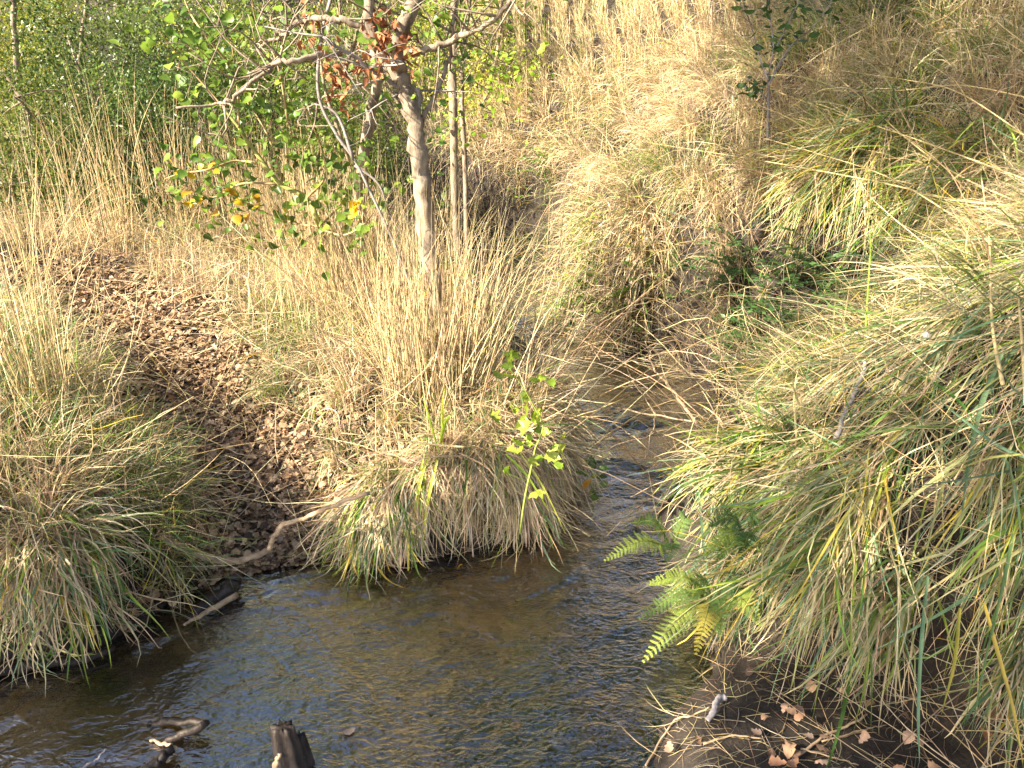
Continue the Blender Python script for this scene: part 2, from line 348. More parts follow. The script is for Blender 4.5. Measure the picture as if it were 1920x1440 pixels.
# ------------------------------------------------------------------ setting: ground, stream bed, water
def grid_faces(mask_q, idx):
    q = np.stack([idx[:-1, :-1], idx[1:, :-1], idx[1:, 1:], idx[:-1, 1:]], -1)
    return q[mask_q]
nx, ny = len(AX), len(AY); idx = np.arange(nx*ny).reshape(nx, ny)
b = Buf(); b.add(np.stack([GX, GY, GH], -1), grid_faces(np.ones((nx-1, ny-1), bool), idx))
ground = setting("ground", b, M_SOIL)
ground.data.materials.append(M_BED)
fm_ = (GD[:-1, :-1] < -.04).ravel()
ground.data.polygons.foreach_set("material_index", fm_.astype(np.int32))
wx = np.arange(-3.4, 1.2, .011); wy = np.arange(.5, 7.4, .011); WX, WY = np.meshgrid(wx, wy, indexing='ij')
wd = look(GD, WX, WY)
th = math.radians(32); ca, sa = math.cos(th), math.sin(th)
fx = WX*ca+WY*sa; fy = -WX*sa+WY*ca
fx = fx+.10*(noise(WX*5, WY*5, 25)-.5); fy = fy+.10*(noise(WX*5+9, WY*5, 26)-.5)
rip = (noise(fx*9, fy*20, 21)-.5)*.007+(noise(fx*20+3, fy*42, 22)-.5)*.005+(noise(WX*4.5, WY*6, 23)-.5)*.012
rough_ = 1+2.2*np.exp(-((WX-.13)**2+(WY-4.75)**2)/.10)+2.0*np.exp(-((WX-.66)**2+(WY-3.45)**2)/.05)+1.2*np.exp(-((WX-.45)**2+(WY-2.75)**2)/.10)
rough_ = rough_*(.45+1.3*sstep(noise(WX*2.6, WY*3.2, 27), .3, .75))
calm = 1-.75*np.exp(-((WX+.75)**2+(WY-1.45)**2)/.10)
WZ = 1.45*rip*rough_*calm*np.clip(-wd/.1+.3, 0, 1)
iw = np.arange(WX.size).reshape(WX.shape); mk = (wd[:-1, :-1] < .06)
q = grid_faces(mk, iw); used = np.unique(q); rm = np.full(WX.size, -1); rm[used] = np.arange(len(used))
b = Buf(); b.add(np.stack([WX, WY, WZ], -1).reshape(-1, 3)[used], rm[q]); setting("water", b, M_WATER)
# the rest of the stream, out of the near frame, as a coarser sheet
b = Buf()
def sheet(lo, hi, ylo, yhi, res):
    x = np.arange(lo, hi+1e-6, res); y = np.arange(ylo, yhi+1e-6, res); X, Y = np.meshgrid(x, y, indexing='ij'); d = look(GD, X, Y)
    i = np.arange(X.size).reshape(X.shape); q = grid_faces(d[:-1, :-1] < .3, i); u = np.unique(q)
    if len(u) == 0: return
    r = np.full(X.size, -1); r[u] = np.arange(len(u)); b.add(np.stack([X, Y, np.full(X.shape, -.004)], -1).reshape(-1, 3)[u], r[q])
sheet(-14, -3.4, -2, 14, .15); sheet(-3.4, 1.2, 7.4, 10.4, .15); sheet(-3.4, 1.2, -.7, .5, .15)
setting("water", b, M_WATER)

# pebbles of the stream bed (nobody could count them) and a few bright stones one can pick out
def stone_tv(R, n=1):
    import itertools
    t = (1+5**.5)/2; v = np.array([(-1,t,0),(1,t,0),(-1,-t,0),(1,-t,0),(0,-1,t),(0,1,t),(0,-1,-t),(0,1,-t),(t,0,-1),(t,0,1),(-t,0,-1),(-t,0,1)], float)
    f = [(0,11,5),(0,5,1),(0,1,7),(0,7,10),(0,10,11),(1,5,9),(5,11,4),(11,10,2),(10,7,6),(7,1,8),(3,9,4),(3,4,2),(3,2,6),(3,6,8),(3,8,9),(4,9,5),(2,4,11),(6,2,10),(8,6,7),(9,8,1)]
    v = [norm(a) for a in v]
    for _ in range(n):
        mid = {}; nf = []
        def m(i, j):
            k = (min(i, j), max(i, j))
            if k not in mid: v.append(norm(v[i]+v[j])); mid[k] = len(v)-1
            return mid[k]
        for a, bb, c in f:
            x, y, z = m(a, bb), m(bb, c), m(c, a); nf += [(a, x, z), (bb, y, x), (c, z, y), (x, y, z)]
        f = nf
    V = np.array(v); V = V*(1+.18*np.sin(V[:, :1]*3+1)+.12*np.sin(V[:, 1:2]*5)+.06*R.normal(0, 1, (len(V), 1)))
    return V*np.array([.5, .5, .3]), np.array(f)
R = rng(11); N = 5200; xs = R.uniform(-2.4, .9, N); ys = R.uniform(1.1, 6.2, N)
d, r_, _p = zone(xs, ys); k = d < -.01; xs, ys = xs[k], ys[k]; N = len(xs)
tv, tt = stone_tv(R, 1)
pc = np.array([(.22,.15,.07), (.12,.09,.05), (.30,.17,.06), (.09,.08,.06), (.26,.20,.13)])[R.integers(0, 5, N)]*np.exp(R.normal(0, .25, (N, 1)))
b = Buf(); up = norm(np.array([0, 0, 1.])+R.normal(0, .15, (N, 3)))
scatter(b, tv, tt, np.stack([xs, ys, H(xs, ys)+.002], -1), rdir(R, N)*np.array([1, 1, .05]), up, R.gamma(2.5, .004, N)+.005, pc)
setting("pebbles", b, M_STONE, 'stuff', "brown and ochre gravel on the stream bed under the water", "gravel")
SP = [(800,1302,.05,(.45,.22,.05),'round ochre stone under the water just left of the stump line'),(968,1350,.045,(.42,.16,.05),'rust orange stone under the water nearest the bottom middle'),
      (944,1217,.05,(.5,.27,.05),'bright yellow orange stone under the middle of the stream'),(1082,1304,.07,(.32,.20,.15),'pinkish brown flat stone under the water towards the ferns'),
      (1180,1382,.05,(.33,.15,.08),'reddish stone under the water by the dark soil'),(716,1243,.035,(.5,.24,.06),'small orange stone under the water left of the middle of the stream'),
      (830,1290,.06,(.36,.24,.07),'mottled yellow brown stone beside the round ochre stone')]
for (u, v, s, c, lab) in SP:
    p = onz(u, v, -.11); tv, tt = stone_tv(R, 2); p[2] = H(p[0], p[1])+.01
    b = Buf(); b.add(tv*s+p, None, tt, c); single("stone", b, M_STONE, lab, "stone", p)

# ------------------------------------------------------------------ grass that nobody could count
DB = 0.
def polar(R, N, r0, r1, t0=-43, t1=43):
    a = np.radians(R.uniform(t0, t1, N)); r = r0*(r1/r0)**R.random(N)**.85
    return np.sin(a)*r, np.cos(a)*r, r
def clumped(R, x, y, s=.05, cell=.16):
    """pull points towards the centres of tufts"""
    cx = np.floor(x/cell); cy = np.floor(y/cell); ox = _hash(cx, cy, 77); oy = _hash(cx, cy, 78)
    f = R.uniform(.2, .85, len(x)); return x+((cx+ox)*cell-x)*f, y+((cy+oy)*cell-y)*f
def path_mask(dp, x, y): return dp < (.31+.20*(noise(x*3, y*3, 31)-.5)+.05*sstep(y, 2.3, 3))
def flow_az(R, x, y, spread, e=.12):
    gx, gy = grad(x, y, e); sl = np.hypot(gx, gy); az = np.arctan2(-gy, -gx)
    rnd = R.uniform(-math.pi, math.pi, len(x)); w = np.clip(sl/.5, 0, 1)
    a = az+R.normal(0, spread, len(x)); return np.where(R.random(len(x)) < w, a, rnd), sl
# A. sedge pouring down the near right slope
R = rng(101); b = Buf()
x, y, r = polar(R, 90000, 1.0, 4.3, 4, 46); x, y = clumped(R, x, y, cell=.2); d, ri, dp = zone(x, y)
edge = .02+.85*(1-sstep(y, 1.15, 2.0))+.10*(1-sstep(y, 1.7, 2.3))+.30*sstep(y, 2.1, 2.6)+.06*(noise(x*7, y*7, 41)-.3)
k = ri & (d > edge+.0) & (y+1.1*x > 1.9) & (y < 4.4) & (R.random(len(x)) < .23); x, y, d = x[k], y[k], d[k]-edge[k]; N = len(x)
az, sl = flow_az(R, x, y, .33, .3); az = np.mod(az, 2*math.pi); az = np.where(np.cos(az-4.05) > -.2,   .25*az+.75*(4.0+R.normal(0, .25, N)), az) + .3*(noise(x*2.2, y*2.2, 42)-.5)
L = R.uniform(.28, .70, N)*(.7+.5*noise(x*2.5, y*2.5, 43))*np.where((y < 2) & (x > .95), .8+.2*sstep(d, 0, .4), .45+.55*sstep(d, .0, .45)); wdt = R.uniform(.003, .0095, N)*np.where(R.random(N) < .5, .55, 1)
gn = noise(x*2.4, y*2.4, 44)
roots = np.stack([x, y, H(x, y)-.01], -1)
az = np.where(R.random(N) < .05, R.uniform(-math.pi, math.pi, N), az)
HOL = np.exp(-((x-1.5)/.6)**2-((y-3.6)/.62)**2)
keep = HOL < .35+.5*R.random(N); x, y, d, az, L, wdt, gn, roots, N = x[keep], y[keep], d[keep], az[keep], L[keep], wdt[keep], gn[keep], roots[keep], keep.sum()
g = R.random(N) < .36+.4*(gn-.4)
for sel, mix, tip in ((g, dict(green=2.2, lime=1.1, blue=3.6, olive=1.6, yellow=.15), dict(yellow=.8, straw=3, pale=1, ochre=.25)), (~g, dict(straw=2.4, pale=3, tan=2, pink=1.4, grey=2.8, yellow=.12, brown=.4), None)):
    n = sel.sum(); blades(b, R, roots[sel], az[sel], L[sel]*(1.05 if tip else .95), wdt[sel]*(1.25 if tip else .7), R.normal(1.2, .28, n), R.normal(1.05, .35, n), mix, 9, 'fold', .5, .3, tip, .008+.03*R.random(n), jit=.06)
setting("sedge_grass", b, M_SEDGE, 'stuff', "long green and straw coloured sedge blades pouring down the near right bank", "grass")
# B. matted dry grass on the hill
R = rng(102); b = Buf()
x, y, r = polar(R, 330000, 2.6, 26, -14, 46); d, ri, dp = zone(x, y); x, y = clumped(R, x, y, cell=.22)
k = ri & (d > .02) & (y > 2.6) & ((y > 3.8) | (d > .30)) & ((x > -.055*y-.1) | (R.random(len(x)) < .25)) & (R.random(len(x)) < np.where(y+x < 4.2, .35, .62)) & (np.exp(-((x-1.72)/.5)**2-((y-3.75)/.6)**2) < .2+.6*R.random(len(x))); x, y, r, d = x[k], y[k], r[k], d[k]; N = len(x)
az, sl = flow_az(R, x, y, .45, .2)
L = R.uniform(.16, .48, N)*(.75+.5*noise(x*1.5, y*1.5, 45)); wdt = np.maximum(R.uniform(.002, .0048, N), r*.0008)
gn = noise(x*1.6, y*1.6, 46)*.6+noise(x*4, y*4, 47)*.4
g = R.random(N) < np.clip((gn-.42)*2.4, .03, .7)*np.where(y > 7.0, .35, 1)
up = sstep(y, 7, 9.5)
roots = np.stack([x, y, H(x, y)-.01], -1); tl = R.normal(.55, .3, N)*(1-.5*up); dr = R.normal(1.7, .5, N)*(1-.55*up)
for sel, mix in ((g, dict(green=2, lime=1.5, olive=3, yellow=.2)), (~g & (R.random(N) > up*.8), dict(straw=3.5, pale=2.4, tan=2.4, pink=1.6, grey=1.1, brown=.5)), (None, dict(straw=3, pale=5, tan=.8))):
    if sel is None: sel = ~(g | done)
    else: done = sel if 'done' not in globals() else (done | sel)
    blades(b, R, roots[sel], az[sel], L[sel], wdt[sel], tl[sel], dr[sel], mix, 6, 'flat', 1.2, .5, None, .01, jit=.10)
setting("hill_grass", b, M_GRASS, 'stuff', "matted dry straw coloured grass covering the hillside beyond the stream", "grass")
# C. left floor grass
R = rng(103); b = Buf()
x, y, r = polar(R, 200000, 1.6, 15, -46, 8); x, y = clumped(R, x, y, cell=.18); d, ri, dp = zone(x, y)
k = (~ri) & (d > .015) & ~path_mask(dp, x, y) & (R.random(len(x)) < np.where(r < 4, .75, .55)); x, y, r, d, dp = x[k], y[k], r[k], d[k], dp[k]; N = len(x)
az, sl = flow_az(R, x, y, .5, .1)
L = R.uniform(.10, .38, N)*(.6+.7*noise(x*2, y*2, 48))*(1-.72*sstep(y, 2.8, 3.4)*(1-sstep(d, .25, .8))*(x > -1.0)); wdt = np.maximum(R.uniform(.0018, .005, N), r*.0006)
gn = noise(x*1.7, y*1.7, 49)*.6+noise(x*5, y*5, 50)*.4
g = R.random(N) < np.clip((gn-.40)*1.8, .04, .65)
roots = np.stack([x, y, H(x, y)-.01], -1)
for sel, mix in ((g, dict(green=3, lime=1.6, blue=1.6, olive=2, yellow=.2)), (~g, dict(straw=3, pale=1.5, tan=3, pink=1.3, grey=2, brown=.8))):
    n = sel.sum(); blades(b, R, roots[sel], az[sel], L[sel], wdt[sel], R.normal(.45, .35, n), R.normal(1.35, .6, n), mix, 6, 'flat', 1.3, .6, None, .006, jit=.14)
setting("bank_grass", b, M_GRASS, 'stuff', "short mixed green and dry grass on the level ground left of the stream", "grass")
# D. thin upright dry stalks, left floor, mound and back
R = rng(104); b = Buf()
x, y, r = polar(R, 14000, 2.3, 11, -46, 4); d, ri, dp = zone(x, y); pn = noise(x*1.4, y*1.4, 51)
k = (~ri) & (d > .04) & ~path_mask(dp+.05, x, y) & (R.random(len(x)) < np.clip((pn-.32)*1.6, 0, .8)*np.where((x > -1.1) & (x < .05) & (y > 2.42) & (y < 4.3), 1.3, np.where(y < 3, .18, .20))*np.where(dp < .8, .45, 1)*(1-.9*sstep(y, 4.8, 6))*(1-.85*sstep(y, 3.0, 3.5)*(d < .55)*(x > -1.0))); x, y, r = x[k], y[k], r[k]; N = len(x)
az = R.uniform(-math.pi, math.pi, N); L = R.uniform(.45, 1.15, N)*np.where(y < 2.9, .6, .95)*np.where(x < -.9, .68, .9)
C = blades(b, R, np.stack([x, y, H(x, y)-.01], -1), az, L, np.maximum(R.uniform(.0022, .0042, N), r*.0007), np.abs(R.normal(.08, .1, N)), np.abs(R.normal(.12, .25, N)), dict(straw=4, pale=2, tan=2.5, grey=.7), 6, 'tri', 1.6, .3, None, .005, True, .35)
setting("dry_stalks", b, M_GRASS, 'stuff', "thin upright straw stalks standing through the grass left of the stream", "dry grass")
# D2. broken straws lying every which way over the grass
R = rng(107); b = Buf()
x, y, r = polar(R, 4200, 1.4, 8, -46, 46); d, ri, dp = zone(x, y); k = (d > .12) & ~((d < .6) & (y < 1.7) & ri); x, y, r = x[k], y[k], r[k]; N = len(x)
blades(b, R, np.stack([x, y, H(x, y)+R.uniform(.04, .20, N)], -1), R.uniform(-math.pi, math.pi, N), R.uniform(.15, .6, N), np.maximum(R.uniform(.0018, .0038, N), r*.0007), R.normal(1.25, .3, N), R.normal(.15, .25, N), dict(straw=3, pale=4, tan=1.5, yellow=.4), 7, 'tri', 1, .3, None, .05, True, .4, jit=.06)
x = R.uniform(-.2, 1.35, 2600); y = R.uniform(2.5, 5.2, 2600); d, ri, dp = zone(x, y); k = (d > -.02) & (d < .28); x, y, ri = x[k][:230], y[k][:230], ri[k][:230]; N = len(x)
blades(b, R, np.stack([x, y, np.maximum(H(x, y), 0)], -1), np.where(ri, math.pi, 0)+R.normal(0, .8, N), R.uniform(.35, .95, N), R.uniform(.003, .0058, N), R.normal(.8, .35, N), R.normal(.5, .4, N), dict(straw=3, pale=3, tan=3, brown=1), 8, 'tri', 1.4, .3, None, .03, True, .4, jit=.05)
setting("fallen_straw", b, M_GRASS, 'stuff', "loose pale straws lying across the grass on both banks", "straw")
# E. leaf litter on the path
R = rng(105); b = Buf()
u_ = R.random(30000); C = smooth(PATH, 20); k = np.minimum((u_**1.15*(len(C)-1)).astype(int), len(C)-1); off = R.normal(0, .24, (len(k), 2))
x = C[k, 0]+off[:, 0]; y = C[k, 1]+off[:, 1]; d, ri, dp = zone(x, y); k = (~ri) & (d > .0) & (dp < .62); x, y = x[k], y[k]; N = len(x)
lc = np.array([(.40,.265,.155), (.27,.175,.10), (.52,.36,.22), (.09,.06,.04), (.45,.29,.165), (.34,.25,.17)])[R.choice(6, N, p=[.25, .2, .18, .17, .1, .1])]*np.exp(R.normal(0, .2, (N, 1)))
tv, tt = LEAF_OAK; up = norm(np.array([0, 0, 1.])+R.normal(0, .33, (N, 3)))
scatter(b, tv, tt, np.stack([x, y, np.maximum(H(x, y), 0)+R.uniform(.002, .018, N)], -1), rdir(R, N)*np.array([1, 1, .3]), up, R.uniform(.6, 1.2, N)*R.choice([.024, .034, .042], N), lc, R.normal(0, .8, (N, 2)))
x, y, r = polar(R, 5200, 1.3, 5, -46, 46); d, ri, dp = zone(x, y); k = (d > .03) & (R.random(len(x)) < np.where(ri, np.where(d < .25, .05, .25), .45)); x, y, ri = x[k], y[k], ri[k]; N = len(x)
lc = np.array([(.36,.22,.13), (.26,.15,.09), (.42,.27,.18), (.34,.18,.10)])[R.integers(0, 4, N)]*np.exp(R.normal(0, .2, (N, 1)))
scatter(b, *LEAF_OAK, np.stack([x, y, H(x, y)+R.uniform(.005, .07, N)], -1), rdir(R, N)*np.array([1, 1, .5]), norm(np.array([0, 0, 1.])+R.normal(0, .5, (N, 3))), np.where(ri, R.uniform(.022, .05, N), R.uniform(.025, .045, N)), lc, R.normal(0, 1.0, (N, 2)))
setting("leaf_litter", b, M_DEAD, 'stuff', "brown fallen leaves carpeting the hollow path and caught in the grass", "fallen leaves")
# F. straw bits on the bare soil, bottom right
R = rng(106); b = Buf()
x = R.uniform(.3, 1.9, 2600); y = R.uniform(.95, 2.1, 2600); d, ri, dp = zone(x, y); k = ri & (d > .01) & (d < .6); x, y = x[k], y[k]; N = len(x)
blades(b, R, np.stack([x, y, H(x, y)+.004], -1), R.normal(3.6, .9, N), R.uniform(.02, .14, N), R.uniform(.001, .0028, N), np.full(N, 1.5), R.normal(0, .1, N), dict(straw=2, tan=2, grey=2, brown=2), 5, 'tri', 1, .5, None, .003)
setting("straw_litter", b, M_GRASS, 'stuff', "broken straw and rootlets scattered on the bare dark soil", "straw")

# ------------------------------------------------------------------ tussocks one can tell apart
def tussock(seed, cen, rad, n, L, w, mix, label, name="grass_tussock", cat="grass tussock", tilt=.5, droop=1.6, gmix=None, gfrac=0., azc=None, azs=.6, mode='fold', group=None, power=1.2, lift=.012, tip=None, S=9):
    R = rng(seed); cen = np.asarray(cen, float)
    a = R.uniform(0, 2*math.pi, n); rr = rad*np.sqrt(R.random(n)); x = cen[0]+np.cos(a)*rr; y = cen[1]+np.sin(a)*rr
    az = a+R.normal(0, .5, n) if azc is None else azc+R.normal(0, azs, n)
    root = np.stack([x, y, np.maximum(H(x, y), 0)-.01], -1); o = thing(name, label, cat, (cen[0], cen[1], float(max(H(cen[0], cen[1]), 0))), group)
    g = R.random(n) < gfrac; ln = R.uniform(*L, n); wd_ = R.uniform(*w, n); tl = np.clip(R.normal(tilt, .3, n), .02, 1.5); dr = R.normal(droop, .4, n)
    for sel, mx, pn in ((~g, mix, "dry_blades"), (g, gmix, "green_blades")):
        if sel.sum() == 0: continue
        b = Buf(); blades(b, R, root[sel], az[sel], ln[sel], wd_[sel]*(1.3 if pn == "green_blades" else 1), tl[sel], dr[sel], mx, S, mode, power, .3, tip, lift, jit=.025 if mode == 'tri' else .09 if pn == 'dry_blades' else .05)
        part(pn, b, M_SEDGE, o)
    return o
DRY = dict(straw=3, pale=2, tan=3, pink=2.5, grey=1.2, brown=.4); GRN = dict(green=2.5, lime=2.2, blue=1.5, yellow=.5)
def at(u, v, z=None): return G(u, v) if z is None else onz(u, v, z)
TS = [  # the mound that hangs over the water
 ((690,835,.40),.09,800,(.18,.36),'straw and green tussock hanging over the water at the left end of the mound',.35,-1.9),
 ((750,815,.42),.10,1200,(.18,.36),'dense straw tussock hanging to the water left of the tall yellow blades',.18,-1.7),
 ((850,795,.42),.12,1500,(.18,.37),'large sunlit tan tussock drooping to the water below the pale tree',.10,-1.5),
 ((950,785,.42),.11,1500,(.2,.42),'sunlit pinkish straw tussock under the bright green leafy seedling',.08,-1.25),
 ((1010,755,.38),.10,1100,(.2,.40),'tan tussock trailing into the stream at the right corner of the mound',.10,-.8)]
for i, ((u, v, z), rad, n, L, lab, gf, azc) in enumerate(TS):
    c = onz(u, v, z); tussock(200+i, c, rad, n, L, (.003, .0065), DRY, lab, gmix=GRN, gfrac=gf, azc=azc, azs=.75, tilt=1.25, droop=1.8, power=.4, lift=.008, group="tussocks along the mound over the water")
TL = [((40,860,.36),.2,700,(.18,.32),'tangled straw and green tussock at the left edge beside the leaf covered path',.45,-.7),
      ((130,890,.36),.16,800,(.18,.34),'fresh green tussock leaning over the stream on the left bank',.55,-.8),
      ((180,885,.34),.12,650,(.2,.4),'blue green arching tussock at the foot of the leaf covered path',.6,-.4),
      ((20,1030,.30),.14,800,(.16,.34),'sunlit yellow straw tussock at the left edge just above the water',.15,-.9),
      ((115,1030,.28),.11,600,(.2,.38),'mixed straw tussock drooping to the waterside stick on the left',.35,-.9),
      ((190,790,.38),.14,350,(.15,.32),'low green tussock halfway up the left side of the path',.7,-.3)]
for i, ((u, v, z), rad, n, L, lab, gf, azc) in enumerate(TL):
    c = onz(u, v, z); tussock(220+i, c, rad, n, L, (.003, .007), DRY, lab, gmix=GRN, gfrac=gf, azc=azc, azs=.8, tilt=1.0, droop=1.6, power=.6, group="tussocks on the left bank")
TR = [((1650,300),.16,650,(.4,.8),'broad leaved sedge tussock fountaining from the steep bank at the upper right',.5,None),
      ((1830,330),.15,500,(.4,.7),'blue green sedge tussock near the upper right edge',.6,None),
      ((1590,330),.12,350,(.4,.8),'yellowing sedge tussock above the dark gap in the bank',.45,None),
      ((1180,520),.16,650,(.25,.5),'sunlit straw tussock drooping over the far bend of the stream',.05,None),
      ((1100,500),.13,450,(.25,.45),'light green grass tussock overhanging the far pool',.55,None),
      ((1440,860),.12,450,(.22,.42),'lime green sedge tussock leaning into the stream from the right bank',.6,3.4)]
for i, ((u, v), rad, n, L, lab, gf, azc) in enumerate(TR):
    c = G(u, v); gx, gy = grad(np.array([c[0]]), np.array([c[1]]), .3); a0 = math.atan2(-gy[0], -gx[0]) if azc is None else azc
    tussock(240+i, c, rad, n, L, (.0035, .008), DRY, lab, gmix=GRN, gfrac=gf, azc=a0, azs=.8, tilt=.8, droop=1.7, power=.7, group="tussocks on the right bank", tip=dict(yellow=1, straw=3, ochre=.4))
# clumps of tall upright dry grass
TT = [((815,740),.20,420,(.35,.85),'tall dry stems crowded round the foot of the pale tree'),((690,650),.18,300,(.5,1.0),'tall dry stems round the thin pale trunk behind the mound'),
      ((300,470),.25,90,(.8,1.35),'tallest straw stalks in front of the dark green thicket'),((190,480),.25,60,(.7,1.15),'straw stalks leaning left beyond the top of the path'),
      ((420,470),.28,130,(.6,1.05),'straw stalks below the yellow leaves of the green sapling'),((540,480),.28,170,(.6,1.0),'dense straw stalks under the green leaved sapling'),
      ((60,540),.25,60,(.7,1.15),'straw stalks at the far left edge above the path'),((100,800),.12,50,(.6,1.0),'thin straw stalks rising from the grass left of the path'),
      ((620,520),.22,160,(.6,1.0),'straw stalks between the green sapling and the thin pale trunk')]
for i, ((u, v), rad, n, L, lab) in enumerate(TT):
    c = G(u, v); tussock(260+i, c, rad, n, L, (.0028, .0055), dict(straw=4, pale=2.5, tan=2.5), lab, "tall_grass", "tall grass", .08, .15, azs=3, mode='tri', group="clumps of tall dry grass", power=2, lift=.005)

# ------------------------------------------------------------------ woody and leafy plants
def leaves_along(b, R, C, n, size, cols, tmpl, spread=.03, droop=.4, start=.15, dead=False):
    k = (start+(1-start)*R.random(n))*(len(C)-1); i = k.astype(int); i = np.minimum(i, len(C)-2); p = C[i]+(C[i+1]-C[i])*(k-i)[:, None]+R.normal(0, spread, (n, 3))
    f = rdir(R, n); f[:, 2] = f[:, 2]*.4-droop; up = norm(np.array([-.2, -.35, 1.])+R.normal(0, .45, (n, 3)))
    c = np.asarray(cols)[R.integers(0, len(cols), n)]*np.exp(R.normal(0, .15, (n, 1)))
    scatter(b, *tmpl, p, f, up, R.uniform(size*.6, size*1.25, n), c, R.normal(0, .5 if not dead else 1.6, (n, 2)))
GREENS = [(.10,.18,.025), (.13,.21,.03), (.08,.14,.025), (.17,.25,.035)]; BRIGHT = [(.22,.33,.04), (.28,.37,.05), (.17,.27,.035)]
# pale tree on the mound
TY = G(832,700)[1]; tb = P(832,705,TY); tb[2] = H(tb[0], tb[1])
t = thing("pale_tree", "pale barked small tree with forked trunk standing on the grassy mound", "tree", tb)
R = rng(300)
def px(lst, Y): return [P(u, v, Y+(o[0] if o else 0)) for (u, v, *o) in lst]
b = Buf(); trunk = px([(800,440),(786,300),(768,190),(742,115)], TY); tube(b, [tb-np.array([0, 0, .08]), P(822,600,TY)]+trunk, .041, .028, 14, 10, R=R, wob=.005); part("trunk", b, M_BARK, t)
def bough(pts, r0, r1, Y=None, mat=None, name="branch", twigs=0, tl=.3, seed=0):
    b = Buf(); Y = TY if Y is None else Y; C = tube(b, px(pts, Y), r0, r1, 7, 6, R=R, wob=.004); o = part(name, b, mat or M_BARK, t)
    if twigs:
        bb = Buf()
        for _ in range(twigs):
            i = R.integers(len(C)//4, len(C)); d = norm(C[min(i+1, len(C)-1)]-C[max(i-1, 0)]+R.normal(0, 1.0, 3)); ln = tl*R.uniform(.4, 1)
            c2 = tube(bb, [C[i], C[i]+d*ln*.5+R.normal(0, .03, 3), C[i]+d*ln+R.normal(0, .06, 3)], .0045, .0015, 4, 3)
            for _k in range(3):
                j = R.integers(1, len(c2)); d2 = norm(d+R.normal(0, .8, 3)); tube(bb, [c2[j], c2[j]+d2*ln*.3+R.normal(0, .015, 3), c2[j]+d2*ln*.5], .002, .0009, 3, 2)
        part("twigs", bb, mat or M_BARK, o)
    return C
B1 = bough([(742,115),(748,70),(765,30),(782,-20,.05),(790,-120,.1)], .032, .025)
B2 = bough([(750,150),(720,105),(700,70),(690,20),(684,-60)], .026, .017, twigs=8)
B3 = bough([(770,100),(800,92),(850,75),(900,52,-.1),(960,5,-.2),(1000,-50,-.3)], .016, .006, twigs=16, tl=.4)
B4 = bough([(782,215),(783,175),(745,163),(705,135,-.05),(655,100,-.1),(605,70,-.15)], .013, .005, mat=M_GREYBARK, twigs=10)
B5 = bough([(700,75),(665,45),(620,36),(570,36,.1),(535,60,.15),(490,90,.2)], .015, .006, twigs=14)
B6 = bough([(640,100),(560,110,-.1),(505,130,-.1),(440,180,-.15),(410,195,-.15),(330,205,-.2)], .012, .004, twigs=16)
B7 = bough([(790,230),(840,120,.1),(850,40,.1),(870,-30,.15)], .010, .005, twigs=8)
B8 = bough([(690,10),(640,150,.25),(600,190,.3),(560,210,.3)], .008, .003, twigs=8)
b = Buf()
for (u, v) in [(622,110),(635,150),(700,60),(720,45),(745,60),(760,100),(580,40),(735,85),(690,100),(650,140)]:
    c = P(u, v, TY+R.uniform(-.1, .1)); leaves_along(b, R, np.array([c+[0, 0, .06], c-[0, 0, .06]]), 16, .04, [(.36,.14,.06), (.28,.11,.05), (.42,.18,.08)], LEAF_OVAL, .028, .9, 0, True)
part("dead_leaves", b, M_DEAD, t, "clusters of curled rust brown dead leaves")
b = Buf()
for C_ in (B1, B2, B3, B5): leaves_along(b, R, C_, 38, .04, GREENS+BRIGHT, LEAF_POPLAR, .12, .4)
part("foliage", b, M_LEAF, t)
b = Buf(); top = B1[-1]; c1 = np.array([.9, 5.2, 4.2]); c2_ = np.array([-.9, 5.0, 4.5])
for cc_, rr_, nn in ((c1, (1.9, 1.7, 1.2), 10000), (c2_, (.8, 1.4, 1.1), 4000)):
    q_ = rdir(R, nn)*R.random((nn, 1))**.45*np.array(rr_)+cc_; q_ += (noise(q_[:, 0]*2, q_[:, 1]*2+q_[:, 2]*2, 61)[:, None]-.5)*.5
    scatter(b, *LEAF_POPLAR, q_, rdir(R, nn)*np.array([1, 1, .4])-[0, 0, .3], norm(np.array([0, 0, 1.])+R.normal(0, .6, (nn, 3))), R.uniform(.05, .11, nn), np.asarray(GREENS)[R.integers(0, 4, nn)])
part("crown", b, M_LEAF, t)
b = Buf()
for e_ in [c1, c2_]+[c1+R.normal(0, .6, 3) for _ in range(5)]+[c2_+R.normal(0, .45, 3) for _ in range(4)]: tube(b, [top-[0, 0, .02], (top+e_)/2+[0, 0, .35], e_], .024, .006, 6, 6, R=R, wob=.01)
part("upper_branches", b, M_BARK, t)
# thin pale trunk behind the mound
Y2 = G(690,610)[1]; p0 = P(690,612,Y2); p0[2] = H(p0[0], p0[1])
t = thing("slender_tree", "slender pale trunk leaning behind the mound left of the forked tree", "tree", p0)
b = Buf(); tube(b, [p0-np.array([0, 0, .05])]+px([(682,500),(672,420),(678,330),(690,240),(705,150),(700,60),(690,-40)], Y2), .036, .02, 9, 6, R=R, wob=.004); part("trunk", b, M_BARK, t)
b = Buf(); C_ = tube(b, px([(676,360),(650,290),(630,230),(610,170),(600,100)], Y2), .014, .006, 6, 5); part("branch", b, M_BARK, t)
b = Buf(); leaves_along(b, R, C_, 90, .05, GREENS, LEAF_POPLAR, .16, .4); leaves_along(b, R, np.array(px([(690,240),(705,150),(700,60)], Y2)), 120, .05, GREENS, LEAF_POPLAR, .2, .4); part("foliage", b, M_LEAF, t)
